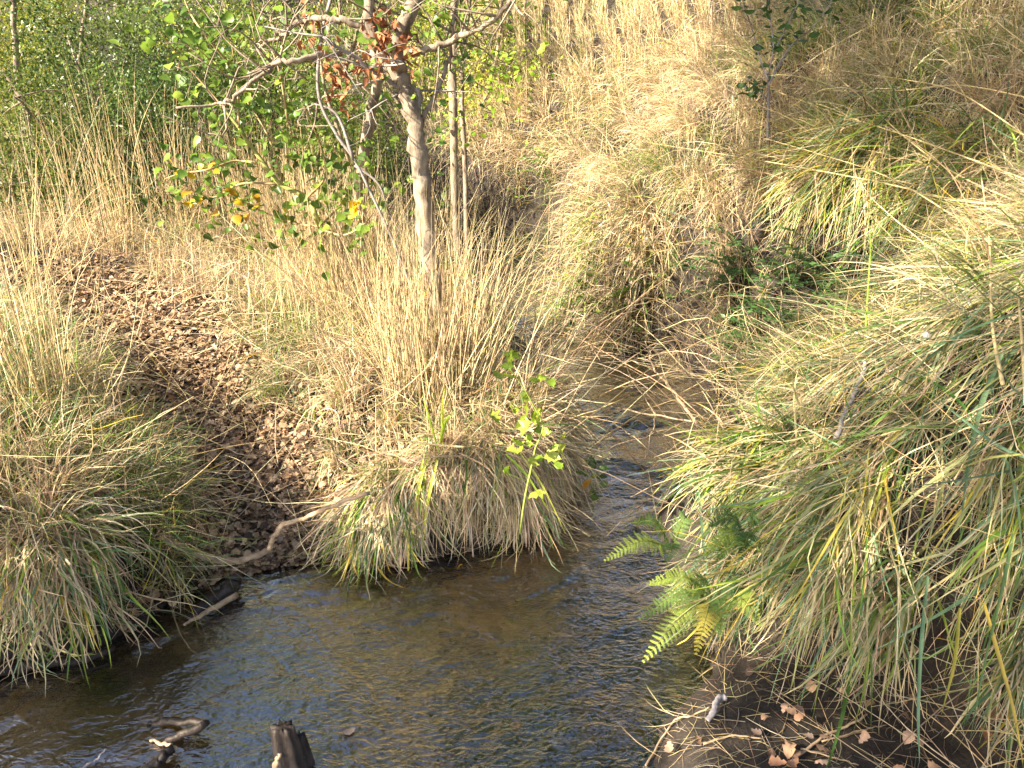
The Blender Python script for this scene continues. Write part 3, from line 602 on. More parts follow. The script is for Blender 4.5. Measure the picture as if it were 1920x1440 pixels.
# far pale trunks beyond, on the right of the tree
for i, (pts, r0, r1, lab) in enumerate([([(852,230),(848,150),(853,60),(850,-30)], .03, .022, 'thin straight pale trunk just right of the forked tree'), ([(872,220),(866,150),(872,60),(885,-30)], .02, .014, 'thinnest pale trunk close beside the straight one right of the forked tree')]):
    Y3 = 5.6+.2*i; q0 = P(*pts[0], Y3); q0[2] = H(q0[0], q0[1]); t = thing("young_tree", lab, "tree", q0); b = Buf(); C_ = tube(b, [q0]+px(pts, Y3)[1:], r0, r1, 7, 6, R=R, wob=.004); part("trunk", b, M_BARK, t)
    b = Buf()
    for k in range(9):
        j = R.integers(4, len(C_)); d = norm(R.normal(0, 1, 3)+[0, 0, .4]); leaves_along(b, R, np.array([C_[j], C_[j]+d*.35]), 26, .045, BRIGHT+GREENS[:2], LEAF_OVAL, .06, .3); tube(bb if False else b, [C_[j], C_[j]+d*.2, C_[j]+d*.38], .004, .001, 3, 2, col=(.3,.22,.14))
    part("foliage", b, M_LEAF, t)
# bent grey bare stem in front
Yg = TY+.12; pts = [(640,-60),(620,0),(601,80),(598,180),(630,250),(665,300),(690,350),(745,470),(775,560)]
g0 = P(790,640,Yg); g0[2] = H(g0[0], g0[1]); C_ = px(pts, Yg)[::-1]
t = thing("bare_sapling", "bare grey bent stem curving up in front of the pale tree", "sapling", g0); b = Buf(); tube(b, [g0]+C_, .005, .0075, 7, 6); part("stem", b, M_GREYBARK, t)
b = Buf(); tube(b, px([(663,300),(640,230),(620,205),(590,195)], Yg), .008, .003, 6, 5); tube(b, px([(665,310),(710,345),(730,400),(760,450)], Yg+.05), .006, .002, 5, 5); part("branch", b, M_GREYBARK, t)
# green sapling with yellow leaves
Ys = TY+.35; s0 = G(640,520); t = thing("green_sapling", "green stemmed sapling with broad green and some bright yellow leaves left of the pale tree", "sapling", s0)
b = Buf(); main = px([(600,425),(575,372),(525,345),(490,300),(462,262),(445,235),(420,205)], Ys); C_ = tube(b, [s0]+main, .014, .006, 7, 6, col=(.30,.29,.09)); part("stem", b, M_STEM, t)
sub = [[(447,240),(446,180),(440,120),(430,60)], [(480,305),(440,302),(390,318),(340,325),(310,335)], [(520,345),(450,345),(400,370),(350,352)], [(575,372),(560,300),(540,230),(520,160)], [(600,425),(560,420),(500,400),(430,365)], [(600,425),(640,380),(660,330),(640,260)],
       [(575,372),(610,330),(600,270),(570,200)], [(600,430),(650,440),(700,400),(720,330)], [(445,235),(400,180),(340,110),(300,60)], [(530,340),(500,250),(440,160),(370,90)], [(430,120),(380,60),(350,10),(340,-40)], [(540,230),(520,120),(480,40),(470,-30)]]
for k, s in enumerate(sub):
    b = Buf(); Cs = tube(b, [P(u, v, Ys+R.normal(0, .03)+(.5*j/3)*R.normal(0, .25)) for j, (u, v) in enumerate(s)], .006, .002, 5, 5, col=(.36,.25,.12)); br = part("branch", b, M_STEM, t)
    b = Buf(); leaves_along(b, R, Cs, 46, .046, GREENS, LEAF_POPLAR, .085, .5)
    if k in (1, 2, 4): leaves_along(b, R, Cs, 7, .055, [(.62,.42,.02), (.55,.30,.03)], LEAF_POPLAR, .04, .7, .5)
    leaves_along(b, R, Cs, 12, .046, BRIGHT, LEAF_POPLAR, .08, .6)
    part("leaves", b, M_LEAF, br)
b = Buf(); leaves_along(b, R, np.array([P(668,372,Ys-.2), P(676,388,Ys-.2)]), 3, .075, [(.75,.52,.02)], LEAF_POPLAR, .01, .8); part("yellow_leaf", b, M_LEAF, t, "largest bright yellow leaf")
# seedlings on the mound
def seedling(seed, base, pts, Y, label, n, size, cols, tmpl, extra=None, stemcol=(.25,.30,.06), r=.004, spread=.03):
    R = rng(seed); t = thing("leafy_seedling", label, "seedling", base, "leafy seedlings by the stream"); b = Buf(); C = tube(b, [base]+[P(u, v, Y) for u, v in pts], r, .0015, 5, 5, col=stemcol); part("stem", b, M_STEM, t)
    b = Buf(); leaves_along(b, R, C, n, size, cols, tmpl, spread, .3, .25)
    if extra: leaves_along(b, R, C, extra[0], size, [extra[1]], tmpl, spread, .5, .5)
    part("leaves", b, M_LEAF, t)
c = onz(975,1000,.15); seedling(320, c, [(985,930),(1000,860),(1004,840),(1018,800),(1000,760),(980,725),(955,690)], c[1]-.06, 'bright lime lobed leaves on a seedling at the sunlit right end of the mound', 40, .047, [(.33,.43,.04), (.26,.38,.04), (.36,.40,.06)], LEAF_LOBED, spread=.055)
c = G(950,700); seedling(321, c, [(935,660),(910,600),(885,560),(868,530),(850,522)], c[1]-.05, 'seedling with green and orange yellow leaves beside the pale trunk', 22, .06, BRIGHT, LEAF_LOBED, (6, (.70,.38,.03)), (.10,.07,.04), .007, .05)
c = onz(1110,960,.0); c[2] = -.03; seedling(322, c, [(1115,930),(1108,900),(1095,880)], c[1], 'few green leaves and one orange leaf standing in the stream right of the mound', 9, .05, GREENS[1:], LEAF_OVAL, (1, (.7,.32,.03)), r=.003, spread=.035)
c = G(905,470); seedling(323, c, [(840,400),(820,360),(815,345)], c[1]-.8, 'dark green broad leaves hanging right of the pale trunk', 10, .07, GREENS[:3], LEAF_POPLAR, None, (.2,.15,.08), .004, .06)
c = G(960,260); seedling(324, c, [(945,200),(935,150),(930,90)], c[1]-.3, 'bright yellow green shrub leaves where the woods meet the dry hill', 120, .07, [(.30,.42,.03), (.22,.36,.03)], LEAF_OVAL, None, (.25,.18,.1), .008, .2)
# evergreen sapling on the hill, upper right
c = G(1440,330); Yh = c[1]-.15; t = thing("evergreen_sapling", "slim dark sapling with small glossy green leaves on the upper right hillside", "sapling", c)
b = Buf(); tube(b, [c]+[P(u, v, Yh) for u, v in [(1440,250),(1441,190),(1440,140)]], .011, .007, 6, 6); part("stem", b, M_GREYBARK, t)
for s in ([(1440,150),(1425,110),(1412,60),(1395,10),(1390,-20)], [(1440,145),(1450,90),(1445,40),(1440,-10)], [(1441,160),(1480,90),(1520,55),(1555,10),(1562,-15)], [(1441,190),(1415,160),(1400,150)], [(1450,100),(1480,40),(1500,0)]):
    b = Buf(); Cs = tube(b, [P(u, v, Yh+R.normal(0, .05)) for u, v in s], .006, .002, 5, 5); br = part("branch", b, M_GREYBARK, t)
    b = Buf(); leaves_along(b, R, Cs, 26, .055, [(.055,.105,.025), (.04,.08,.02), (.08,.14,.03)], LEAF_OVAL, .03, .1, .2); part("leaves", b, M_LEAF, br)
# low compound leaved plants on the dark bank
def rosette(seed, base, n, h, label, cols, size=.035, name="leafy_plant"):
    R = rng(seed); t = thing(name, label, "plant", base, "leafy plants on the shaded bank"); bs, bl = Buf(), Buf()
    gx, gy = grad(np.array([base[0]]), np.array([base[1]]), .3); a0 = math.atan2(-gy[0], -gx[0])
    for k in range(n):
        a = a0+R.normal(0, .9); ln = h*R.uniform(.5, 1.1); d = np.array([math.cos(a), math.sin(a), R.uniform(.1, 1.2)]); d /= np.linalg.norm(d)
        rb = base+np.array([R.normal(0, .03), R.normal(0, .03), 0]); rb[2] = H(rb[0], rb[1]); C = tube(bs, [rb, rb+d*ln*.6, rb+d*ln+[0, 0, -.15*ln]], .002, .001, 3, 4, col=(.16,.16,.06))
        m = 8; kk = np.repeat(np.linspace(len(C)*.3, len(C)-1, m).astype(int), 2); p = C[kk]; sgn = np.tile([1, -1], m); sd = np.array([-math.sin(a), math.cos(a), 0.])
        f = norm(sd*sgn[:, None]+d*.7+R.normal(0, .2, (2*m, 3))); scatter(bl, *LEAF_SMALL, p, f, norm(np.array([0, -.3, 1.])+R.normal(0, .25, (2*m, 3))), R.uniform(size*.7, size*1.2, 2*m), np.asarray(cols)[R.integers(0, len(cols), 2*m)])
    part("stem", bs, M_STEM, t); part("leaves", bl, M_LEAF, t)
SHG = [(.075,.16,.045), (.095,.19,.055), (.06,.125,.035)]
for i, (u, v, n, h, lab) in enumerate([(1385,510,16,.28,'feathery green plant at the left edge of the dark bank'),(1520,520,16,.28,'feathery green plant high on the dark bank beside the slanting sedge'),(1590,560,14,.26,'feathery green plant under the tip of the slanting sedge'),
    (1500,620,16,.28,'broad leaved green plant in the middle of the dark hollow'),(1430,600,12,.24,'sparse green plant left of the middle of the dark hollow'),(1530,690,13,.24,'green plant at the foot of the dark hollow'),(1400,690,9,.2,'small green plant just above the stream below the dark hollow'),
    (1110,575,12,.24,'small leaved bramble sprig on the bank above the small cascade'),(1200,560,12,.24,'small leaved bramble sprig on the sunlit straw right of the cascade'),(1040,330,12,.3,'light green fern like plant on the dry hillside'),(1650,590,8,.16,'dark green sprig among the sedge by the lichen stick')]):
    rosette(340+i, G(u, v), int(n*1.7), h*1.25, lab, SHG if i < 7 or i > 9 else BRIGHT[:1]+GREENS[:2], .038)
# ferns hanging from the right bank
def fern(seed, base, fr, label, cols):
    R = rng(seed); t = thing("fern", label, "fern", base, "ferns hanging from the right bank")
    for (u, v, dY, wd_, ci) in fr:
        tipp = P(u, v, base[1]+dY); mid = (base+tipp)/2+np.array([0, -.02, .06]); C = smooth([base, mid, tipp], 11); S = len(C); b = Buf()
        tube(b, [base, mid, tipp], .0022, .0007, 4, 6, col=(.20,.22,.05)); c = np.array(cols[ci]); ax = norm(tipp-base); upv = norm(np.array([-.25, -.55, 1.])-ax*np.dot(ax, np.array([-.25, -.55, 1.]))); sd = np.cross(ax, upv)
        for j in range(3, S):
            s = j/(S-1); pl = .85*wd_*(math.sin(math.pi*min(1, .18+.82*s)**.9)*.9+.08)
            for sg in (1, -1):
                d = norm(sd*sg+ax*.45+upv*R.normal(-.15, .25)); m = 9; q = C[j][None]+d[None]*(np.linspace(.08, 1, m)*pl)[:, None]
                fw = norm(np.concatenate([ax+d*.35, -ax+d*.55]).reshape(2, 3)); pos = np.repeat(q, 2, 0); f = np.tile(fw, (m, 1)); sz = np.repeat(.003+(1-np.linspace(0, 1, m))*.10*pl, 2)
                scatter(b, np.array([(-.3, 0, 0), (.3, 0, 0), (.2, .8, 0), (0, 1, -.1), (-.2, .8, 0)]), np.array([(0, 1, 2), (0, 2, 3), (0, 3, 4)]), pos, f, np.tile(upv+R.normal(0, .12, 3), (2*m, 1)), sz, c*np.exp(R.normal(0, .1, (2*m, 1))))
        part("frond", b, M_FERN, t)
FC = [(.27,.34,.06), (.16,.25,.06), (.09,.16,.05), (.40,.34,.06)]
c = onz(1335,1120,.22); fern(360, c, [(1207,1240,-.12,.055,0),(1200,1160,-.05,.045,1),(1215,1095,.0,.045,0),(1305,1225,-.12,.045,3),(1425,1170,-.1,.05,0),(1290,1100,-.05,.05,1),(1350,1190,-.1,.05,1),(1385,1130,-.05,.045,2)], 'yellow green fern with its longest frond drooping over the water', FC)
c = onz(1400,1010,.4); fern(361, c, [(1330,985,-.02,.05,2),(1345,1050,-.06,.05,1),(1320,1040,-.06,.045,0),(1390,1045,-.08,.05,2),(1410,985,-.03,.045,2)], 'darker green fern bunched in the grass above the yellow green fern', FC)
c = onz(1260,1030,.25); fern(362, c, [(1135,1050,-.08,.045,0),(1185,980,-.03,.035,1),(1250,1060,-.1,.04,2),(1290,975,.0,.04,1)], 'small fern with one pale frond reaching left over the stream', FC)

# ------------------------------------------------------------------ sticks, stump, canes
def stick(name, pts, r0, r1, mat, label, cat="stick", group=None, sides=8, wob=.002, side=None):
    b = Buf(); R = rng(abs(hash(label)) % 1000 if False else len(label)*7+3); tube(b, pts, r0, r1, sides, 7, R=R, wob=wob)
    for s in (side or []): tube(b, s, r0*.6, r1*.5, 6, 5, R=R, wob=wob)
    return single(name, b, mat, label, cat, np.asarray(pts[0]), group)
def onG(lst, dz=.02): return [G(u, v)+np.array([0, 0, dz]) for u, v in lst]
stick("fallen_branch", [onz(300,1005,.26), onz(360,1035,.17), onz(410,1050,.13), onz(460,1048,.12), onz(512,1028,.12)], .013, .010, M_STICK, 'long bare crooked branch lying on the leaves at the foot of the path', "branch")
stick("fallen_branch", [onz(505,1030,.13), onz(522,992,.20), onz(560,975,.24), onz(610,955,.34), onz(690,925,.44)], .010, .006, M_STICK, 'thinner branch bending from the crooked branch up to the mound', "branch")
stick("floating_stick", [onz(345,1172,.015), onz(380,1152,.02), onz(445,1115,.03)], .004, .010, M_STICK, 'peeled yellow stick floating beside the left bank')
stick("sunken_log", [onz(355,1165,-.01), onz(395,1130,.01), onz(430,1105,.03), onz(440,1082,.05)], .022, .028, M_DARKWOOD, 'dark wet piece of wood running under the peeled stick', "log")
stick("waterside_log", [onz(-80,1275,.02), onz(0,1258,.02), onz(70,1245,.02), onz(150,1238,.01), onz(215,1215,.0)], .018, .012, M_DARKWOOD, 'dark log lying along the waterline at the lower left edge', "log")
a0 = onz(385,1357,.035)
stick("driftwood", [onz(280,1360,-.01), onz(330,1353,.02), a0, onz(340,1378,.02), onz(300,1398,-.015)], .010, .010, M_DARKWOOD, 'dark forked driftwood folded like a hairpin poking from the calm water', "driftwood")
stick("driftwood", [onz(265,1450,.0), onz(300,1425,.015), onz(325,1402,.03)], .014, .011, M_DARKWOOD, 'dark stub of driftwood at the bottom edge below the folded one', "driftwood")
stick("floating_twig", [onz(282,1388,.008), onz(305,1394,.012), onz(328,1402,.03)], .004, .005, M_STICK, 'short reddish twig joining the two dark driftwood pieces', "twig")
stick("floating_twig", [onz(150,1442,.006), onz(180,1425,.01), onz(202,1405,.02)], .0035, .002, M_LICHEN, 'pale thin twig on the calm water at the lower left', "twig")
# broken stump
R = rng(380); c = onz(556,1440,.0); t = thing("stump", "broken black wooden stump standing in the water at the bottom", "stump", (c[0], c[1], -.1))
def stump(cx, cy, r, h, seed, squash=.6, top=.5):
    R = rng(seed); b = Buf(); S, K = 16, 30; V = []; gr = R.normal(0, .10, K)
    ph = R.random(K)
    for i in range(S):
        s = i/(S-1)
        for j in range(K):
            a = 2*math.pi*j/K; ridge = .12*math.sin(a*4+1.3*seed)+.10*math.sin(a*7+seed)+gr[j]+.03*R.normal()
            rr = r*(1.25-.55*s**.8)*(1+ridge*.8); V.append((cx+rr*math.cos(a)-.018*s, cy+rr*math.sin(a)*squash, -.12+(h+.12)*s*(1-.22*ph[j]*(s > .8)*top)))
    bb = np.arange(S*K).reshape(S, K); nx_ = np.roll(bb, -1, 1); q = np.stack([bb[:-1], nx_[:-1], nx_[1:], bb[1:]], -1).reshape(-1, 4)
    V.append((cx-.018, cy, h*.9)); tr = [[S*K, bb[-1, j], bb[-1, (j+1) % K]] for j in range(K)]; b.add(np.array(V), q, tr); return b
part("heartwood", stump(c[0]-.004, c[1], .040, .15, 3), M_DARKWOOD, t); part("splinter", stump(c[0]+.03, c[1]+.012, .022, .105, 5), M_DARKWOOD, t, "shorter dark splinter on the right side")
b = Buf(); tube(b, [np.array([c[0]-.055, c[1]-.01, -.05]), np.array([c[0]-.042, c[1]-.015, .02]), np.array([c[0]-.028, c[1]-.02, .07])], .016, .005, 7, 5, R=R, wob=.002); part("bark_strip", b, M_STICK, t, "lighter brown strip of bark on the left side")
# grey lichen sticks in the sedge
for pts, r0, r1, lab in [([(1745,485),(1778,525),(1818,570)], .009, .009, 'straight pale lichen covered stick on the right slope, thickest of them'), ([(1768,488),(1790,500),(1808,535)], .005, .004, 'thin curved grey twig beside the straight lichen stick'),
                         ([(1692,565),(1706,595),(1738,632)], .009, .010, 'short bent lichen covered stick below the straight one'), ([(1565,690),(1612,680),(1622,690),(1605,730),(1585,775),(1568,820)], .005, .007, 'hooked grey twig lying across the sedge')]:
    stick("grey_stick", [P(u, v, G(u, v)[1]-.22) for u, v in pts], r0, r1, M_LICHEN, lab, "stick", "grey sticks on the right slope")
stick("broken_stick", [P(868,518,G(935,535)[1]-.3), P(900,519,G(935,535)[1]-.2), P(938,522,G(935,535)[1]-.1)], .012, .009, M_STICK, 'short broken pale stick jutting over the far pool')
# dead bramble canes over the stream
CAN = [([(1310,800),(1260,730),(1225,690),(1215,650)], 'thickest brown cane rising from the right side of the stream', .008, [(1225,690),(1160,670),(1060,655)]),
       ([(1370,730),(1290,700),(1180,668),(1060,655)], 'long thin straw cane crossing the stream above the bend', .004, None),
       ([(1130,860),(1100,780),(1040,700),(960,550)], 'thin cane slanting from the far pool down to the middle of the stream', .003, None),
       ([(860,905),(960,890),(1080,855),(1190,825),(1340,770)], 'long golden stalk lying from the mound across the stream', .004, None),
       ([(1330,935),(1200,830),(1130,770),(1060,690)], 'reddish thin cane crossing the golden stalk over the stream', .003, None),
       ([(1330,795),(1180,770),(1080,745),(1020,735)], 'pale stalks lying level across the stream at the bend', .004, None),
       ([(1140,700),(1080,600),(1075,540),(1120,480)], 'thin bent cane standing beside the far pool', .0035, [(1075,540),(1040,560),(1010,600)]),
       ([(1010,620),(1000,560),(1030,540),(1050,560)], 'hooked thin straw cane in front of the far pool', .003, None),
       ([(1020,650),(1060,560),(1120,520),(1260,490)], 'straw cane arching over the far pool to the right bank', .003, None),
       ([(1010,720),(1100,640),(1200,560),(1320,440)], 'thin straw cane slanting up in front of the sunlit bank', .003, None),
       ([(1230,780),(1180,700),(1150,640),(1100,600)], 'thin brown cane leaning left over the bend of the stream', .0035, [(1180,700),(1120,720),(1090,700)]),
       ([(1210,860),(1225,800),(1230,770)], 'drooping dry seed stalk hanging above the stream', .003, None)]
for pts, lab, r, sd in CAN:
    Y0 = 3.2; Y1 = 4.6
    f = lambda u, v: P(u, v, float(np.interp(v, [480, 560, 660, 800, 950], [5.0, 4.4, 3.7, 2.85, 2.35])))
    stick("dry_cane", [f(u, v) for u, v in pts], r, r*.45, M_STICK, lab, "cane", "dead canes tangled over the stream", 5, .003, [[f(u, v) for u, v in sd]] if sd else None)
# long straw stalks across the upper right
STK = [([(1200,265),(1420,300),(1640,340),(1780,372),(1960,392)], 'longest thick straw stalk crossing the upper right of the hillside', .0045), ([(1470,60),(1600,170),(1700,260),(1800,330),(1960,400)], 'straight straw stalk slanting down to the right edge', .0042),
       ([(1400,250),(1540,290),(1660,330),(1780,400),(1900,490)], 'thin straw stalk below the longest stalk', .003), ([(1400,150),(1560,210),(1700,255),(1960,350)], 'straw stalk running parallel above the longest stalk', .0035),
       ([(1380,158),(1560,170),(1680,170),(1800,160),(1960,190)], 'faint level straw stalk across the upper right', .0028), ([(1560,130),(1700,150),(1800,175),(1960,280)], 'arched straw stalk nearest the upper right corner', .003),
       ([(1840,330),(1855,450),(1860,600),(1880,720)], 'upright pale reed bent in front of the right slope', .005), ([(1840,10),(1880,50),(1960,110)], 'straw stalk cutting the upper right corner', .0035), ([(1910,560),(1918,660),(1925,760)], 'thick tan stalk at the right edge', .006),
       ([(1280,735),(1420,660),(1560,585),(1740,500)], 'long thin stalk slanting across the dark hollow', .0028), ([(1560,520),(1700,500),(1820,492)], 'level straw stalk by the straight lichen stick', .003), ([(640,812),(720,820),(800,832),(870,838)], 'golden stalk lying level across the mound', .0035)]
for pts, lab, r in STK:
    gd = np.array([G(u, v)[1] for u, v in pts]); yy = gd*.90-.12; yl = np.linspace(yy[0], yy[-1], len(pts)); Yp = np.minimum(yl, gd*.92-.1)
    b = Buf(); tube(b, [P(u, v, Y) for (u, v), Y in zip(pts, Yp)], r*.5, r, 5, 7, col=PAL['straw']); single("straw_stalk", b, M_GRASS, lab, "grass stalk", None, "long straw stalks across the right slope")
# single leaves and odds and ends on soil and water
def lone(u, v, s, col, lab, z=None, tm=LEAF_OAK, seed=0, up=(0, -.3, 1), fw=None, mat=None):
    R = rng(seed+500); p = G(u, v) if z is None else onz(u, v, z); p = p+np.array([0, 0, .012 if z is None else 0]); b = Buf()
    f = np.array([fw if fw is not None else (*R.normal(0, 1, 2), .1)], float)
    scatter(b, *tm, p[None], f, np.array([up], float), np.array([s*.75]), np.array([col])*(.6 if z is None else 1), R.normal(0, .9, (1, 2))); single("fallen_leaf", b, mat or M_DEAD, lab, "leaf", p, "single fallen leaves")
lone(640,1372,.05,(.40,.28,.20),'single pale leaf floating right of the stump',.012,LEAF_OVAL,1,(0,0,1),(1,.35,0)); lone(858,1064,.035,(.55,.26,.03),'orange leaf floating under the mound',.012,LEAF_LOBED,2,(0,0,1))
lone(1842,1360,.10,(.36,.20,.12),'large toothed brown leaf hanging upright at the lower right',None,LEAF_OVAL,3,(-.3,-1,.3),(.25,.1,1)); lone(1398,1275,.05,(.38,.24,.17),'pinkish brown leaf on the soil below the ferns',None,LEAF_OVAL,4,(0,-.4,1),(.5,.6,.1))
lone(1480,1335,.05,(.30,.18,.12),'brown leaf lying on the bare soil in the middle',None,LEAF_OAK,5); lone(1505,1385,.035,(.22,.16,.12),'small grey brown leaf low on the bare soil',None,LEAF_OAK,6); lone(1315,1405,.04,(.30,.18,.11),'small brown leaf at the bottom by the water',None,LEAF_OAK,7)
lone(1405,1375,.04,(.20,.14,.11),'dull leaf near the curled catkin',None,LEAF_OAK,8); lone(1650,1245,.07,(.40,.25,.15),'folded tan leaf at the edge of the sedge',None,LEAF_OAK,9); lone(1890,1270,.07,(.40,.27,.17),'pale tan leaf at the lower right edge',None,LEAF_OAK,10); lone(1690,690,.07,(.42,.22,.11),'upright orange brown leaf in the sedge below the sticks',None,LEAF_OVAL,11,(-.2,-1,.4),(.1,0,1))
lone(1595,575,.06,(.42,.16,.03),'rust leaf caught under the slanting sedge',None,LEAF_OAK,12)
b = Buf(); R = rng(390); pp = [G(1325,1358)+[0, 0, .012], G(1338,1345)+[0, 0, .022], G(1345,1325)+[0, 0, .026], G(1358,1318)+[0, 0, .018]]; C_ = tube(b, pp, .007, .008, 8, 8, R=R, wob=.0008)
single("catkin", b, M_LICHEN, "curled grey catkin lying on the dark soil by the water", "catkin", pp[0])
for i, (pts, lab, r) in enumerate([([(1210,1440),(1260,1360),(1300,1345),(1330,1330)], 'pale root curving from the water onto the soil', .003), ([(1480,1435),(1540,1390),(1600,1360),(1625,1345)], 'grey root across the bare soil', .004), ([(1540,1395),(1620,1375),(1660,1365)], 'yellow straw lying on the bare soil', .0025), ([(1500,1410),(1560,1425),(1610,1440)], 'thin dark root at the bottom of the bare soil', .0025), ([(1318,1400),(1370,1385),(1430,1390)], 'short brown root in the soil near the catkin', .003)]):
    stick("root", onG(pts, .008), r, r*.6, M_STICK, lab, "root", "roots on the bare soil", 6, .001)
# bright iris like blades on the mound
def iris(u0, v0, tips, lab, seed):
    c = onz(u0, v0, .38); R = rng(seed); t = thing("iris_clump", lab, "sedge", c, "bright green blades on the mound")
    for (u, v, w, col) in tips:
        b = Buf(); tip_ = P(u, v, c[1]-.10); rt = c+np.array([R.normal(0, .02), R.normal(0, .02), 0]); C = smooth([rt, (rt+tip_)/2+[0, -.05, .05], tip_], 6)[None]
        sweep(b, C, taper(1, C.shape[1], np.array([w/2])), np.array([[1., -.2, 0]]), np.broadcast_to(np.array(col), C.shape), 'fold'); part("blade", b, M_SEDGE, t)
LM = (.33,.46,.04); YL = (.50,.50,.05)
iris(820,840,[(852,772,.013,LM),(792,740,.008,LM),(835,720,.007,YL)],'pair of bright lime blades standing up on the mound',1)
iris(905,800,[(914,1000,.012,LM),(908,1030,.010,LM)],'long lime blade hanging straight down the front of the mound',2)
iris(800,850,[(790,1050,.012,YL),(780,980,.010,(.42,.46,.05)),(770,1080,.009,YL)],'yellow green blades hanging down the mound beside the tan tussock',3)
iris(955,850,[(1030,960,.010,LM),(1060,1000,.008,(.4,.42,.06))],'lime blade arching right over the stream corner',4)
# broad blue green blades nearest the camera on the right
def broad(pts, w, col, lab, Y=None):
    gd = [G(u, v)[1] for u, v in pts]; yl = np.linspace(gd[0], gd[-1], len(pts)); b = Buf()
    C = smooth([P(u, v, min(a, g)-.2) for (u, v), a, g in zip(pts, yl, gd)], 8)[None]
    sweep(b, C, taper(1, C.shape[1], np.array([w/2]), .1), np.array([[.8, .5, .3]]), np.broadcast_to(np.array(col), C.shape), 'fold'); single("broad_sedge", b, M_SEDGE, lab, "sedge blade", None, "broad blades on the right slope")
broad([(1880,660),(1840,760),(1815,880),(1800,1000)], .014, PAL['blue'], 'broad blue green blade hanging near the right edge'); broad([(1960,870),(1880,840),(1810,790),(1755,745)], .011, (.16,.26,.15), 'blue green blade pointing left from the right edge')
broad([(1720,700),(1770,730),(1810,765),(1830,800)], .010, (.05,.14,.02), 'dark green blade slanting across the sedge'); broad([(1930,850),(1850,860),(1780,890),(1700,930)], .011, (.42,.40,.12), 'yellowing broad blade running level from the right edge')
broad([(1900,1000),(1880,1100),(1845,1250),(1820,1380)], .011, (.17,.27,.10), 'long green blade hanging to the soil at the lower right'); broad([(1740,1080),(1728,1200),(1722,1330),(1724,1430)], .010, (.17,.27,.14), 'blue green blade hanging straight down over the bare soil')
broad([(1845,1130),(1870,1220),(1900,1330),(1918,1430)], .010, (.50,.36,.07), 'yellow brown blade hanging over the soil at the right edge'); broad([(1800,1140),(1790,1240),(1765,1340)], .011, (.46,.40,.07), 'yellow edged blade bending down over the bare soil')
broad([(1680,1010),(1600,1100),(1500,1200),(1410,1260)], .010, (.20,.30,.08), 'long green blade slanting down left to the soil'); broad([(1310,920),(1318,1010),(1330,1120)], .008, PAL['blue'], 'blue green blade drooping across the ferns')

# ------------------------------------------------------------------ thicket and trees at the back left
def crown(R, b, cen, rad, n, size, cols, tm=LEAF_SMALL, clump=.22, nc=60, hollow=.35):
    cc = rdir(R, nc)*(hollow+(1-hollow)*R.random((nc, 1))**.6)*np.asarray(rad)*np.exp(R.normal(0, .12, (nc, 1)))+np.asarray(cen)
    sz = R.uniform(.5, 1.3, nc); k = R.integers(0, nc, n); p = cc[k]+R.normal(0, 1, (n, 3))*clump*sz[k][:, None]*np.array([1, 1, .7])
    p[:, 2] = np.maximum(p[:, 2], H(p[:, 0], p[:, 1])+.02)
    tint = np.asarray(cols)[R.integers(0, len(cols), nc)]*np.exp(R.normal(0, .28, (nc, 1))); c = tint[k]*np.exp(R.normal(0, .2, (n, 1)))
    scatter(b, *tm, p, rdir(R, n), norm(rdir(R, n)+[0, 0, .8]), R.uniform(size*.6, size*1.3, n), c); return cc
def bush(seed, u, Y, h, w, n, size, cols, label, name="shrub", cat="shrub", trunk=(.02, 4), bark=None, base_lift=.0, group=None, clump=.2, tm=LEAF_SMALL, x=None, flat=1.):
    R = rng(seed); x = P(u, 200, Y)[0] if x is None else x; bz = float(H(x, Y)); t = thing(name, label, cat, (x, Y, bz), group)
    cen = np.array([x, Y, bz+base_lift+(h-base_lift)*.52]); rad = np.array([w, w*flat, (h-base_lift)*.55]); b = Buf(); cc = crown(R, b, cen, rad, n, size, cols, tm, clump, max(12, int(n/230)))
    part("foliage" if name == "shrub" else "crown", b, M_LEAF, t); b = Buf()
    for k in range(trunk[1]):
        e = cc[R.integers(0, len(cc))]; s = np.array([x, Y, bz-.05])+np.array([*R.normal(0, w*.12 if trunk[1] > 1 else .01, 2), 0]); m = (s+e)/2+R.normal(0, .12, 3)
        if trunk[1] == 1: e = np.array([x+R.normal(0, .2), Y, bz+h*.92]); m = (s+e)/2+R.normal(0, .1, 3)
        C = tube(b, [s, m, e], trunk[0], trunk[0]*.35, 7, 6, R=R, wob=.008)
        for _ in range(7):
            j = R.integers(len(C)//3, len(C)); e2 = cc[R.integers(0, len(cc))]; d = e2-C[j]; ln = min(np.linalg.norm(d), h*.35); d = norm(d); tube(b, [C[j], C[j]+d*ln*.5+R.normal(0, .05, 3), C[j]+d*ln], trunk[0]*.35, trunk[0]*.08, 5, 4)
    part("stem" if name == "shrub" else "trunk", b, bark or M_BARK, t)
DK = [(.045,.09,.022), (.06,.11,.025), (.08,.13,.028), (.10,.135,.035)]; OL = [(.12,.165,.03), (.09,.14,.025), (.17,.20,.04)]; YG = [(.36,.38,.05), (.28,.33,.04), (.20,.25,.035), (.40,.38,.07)]; MG = [(.14,.19,.035), (.18,.23,.035), (.22,.27,.045)]
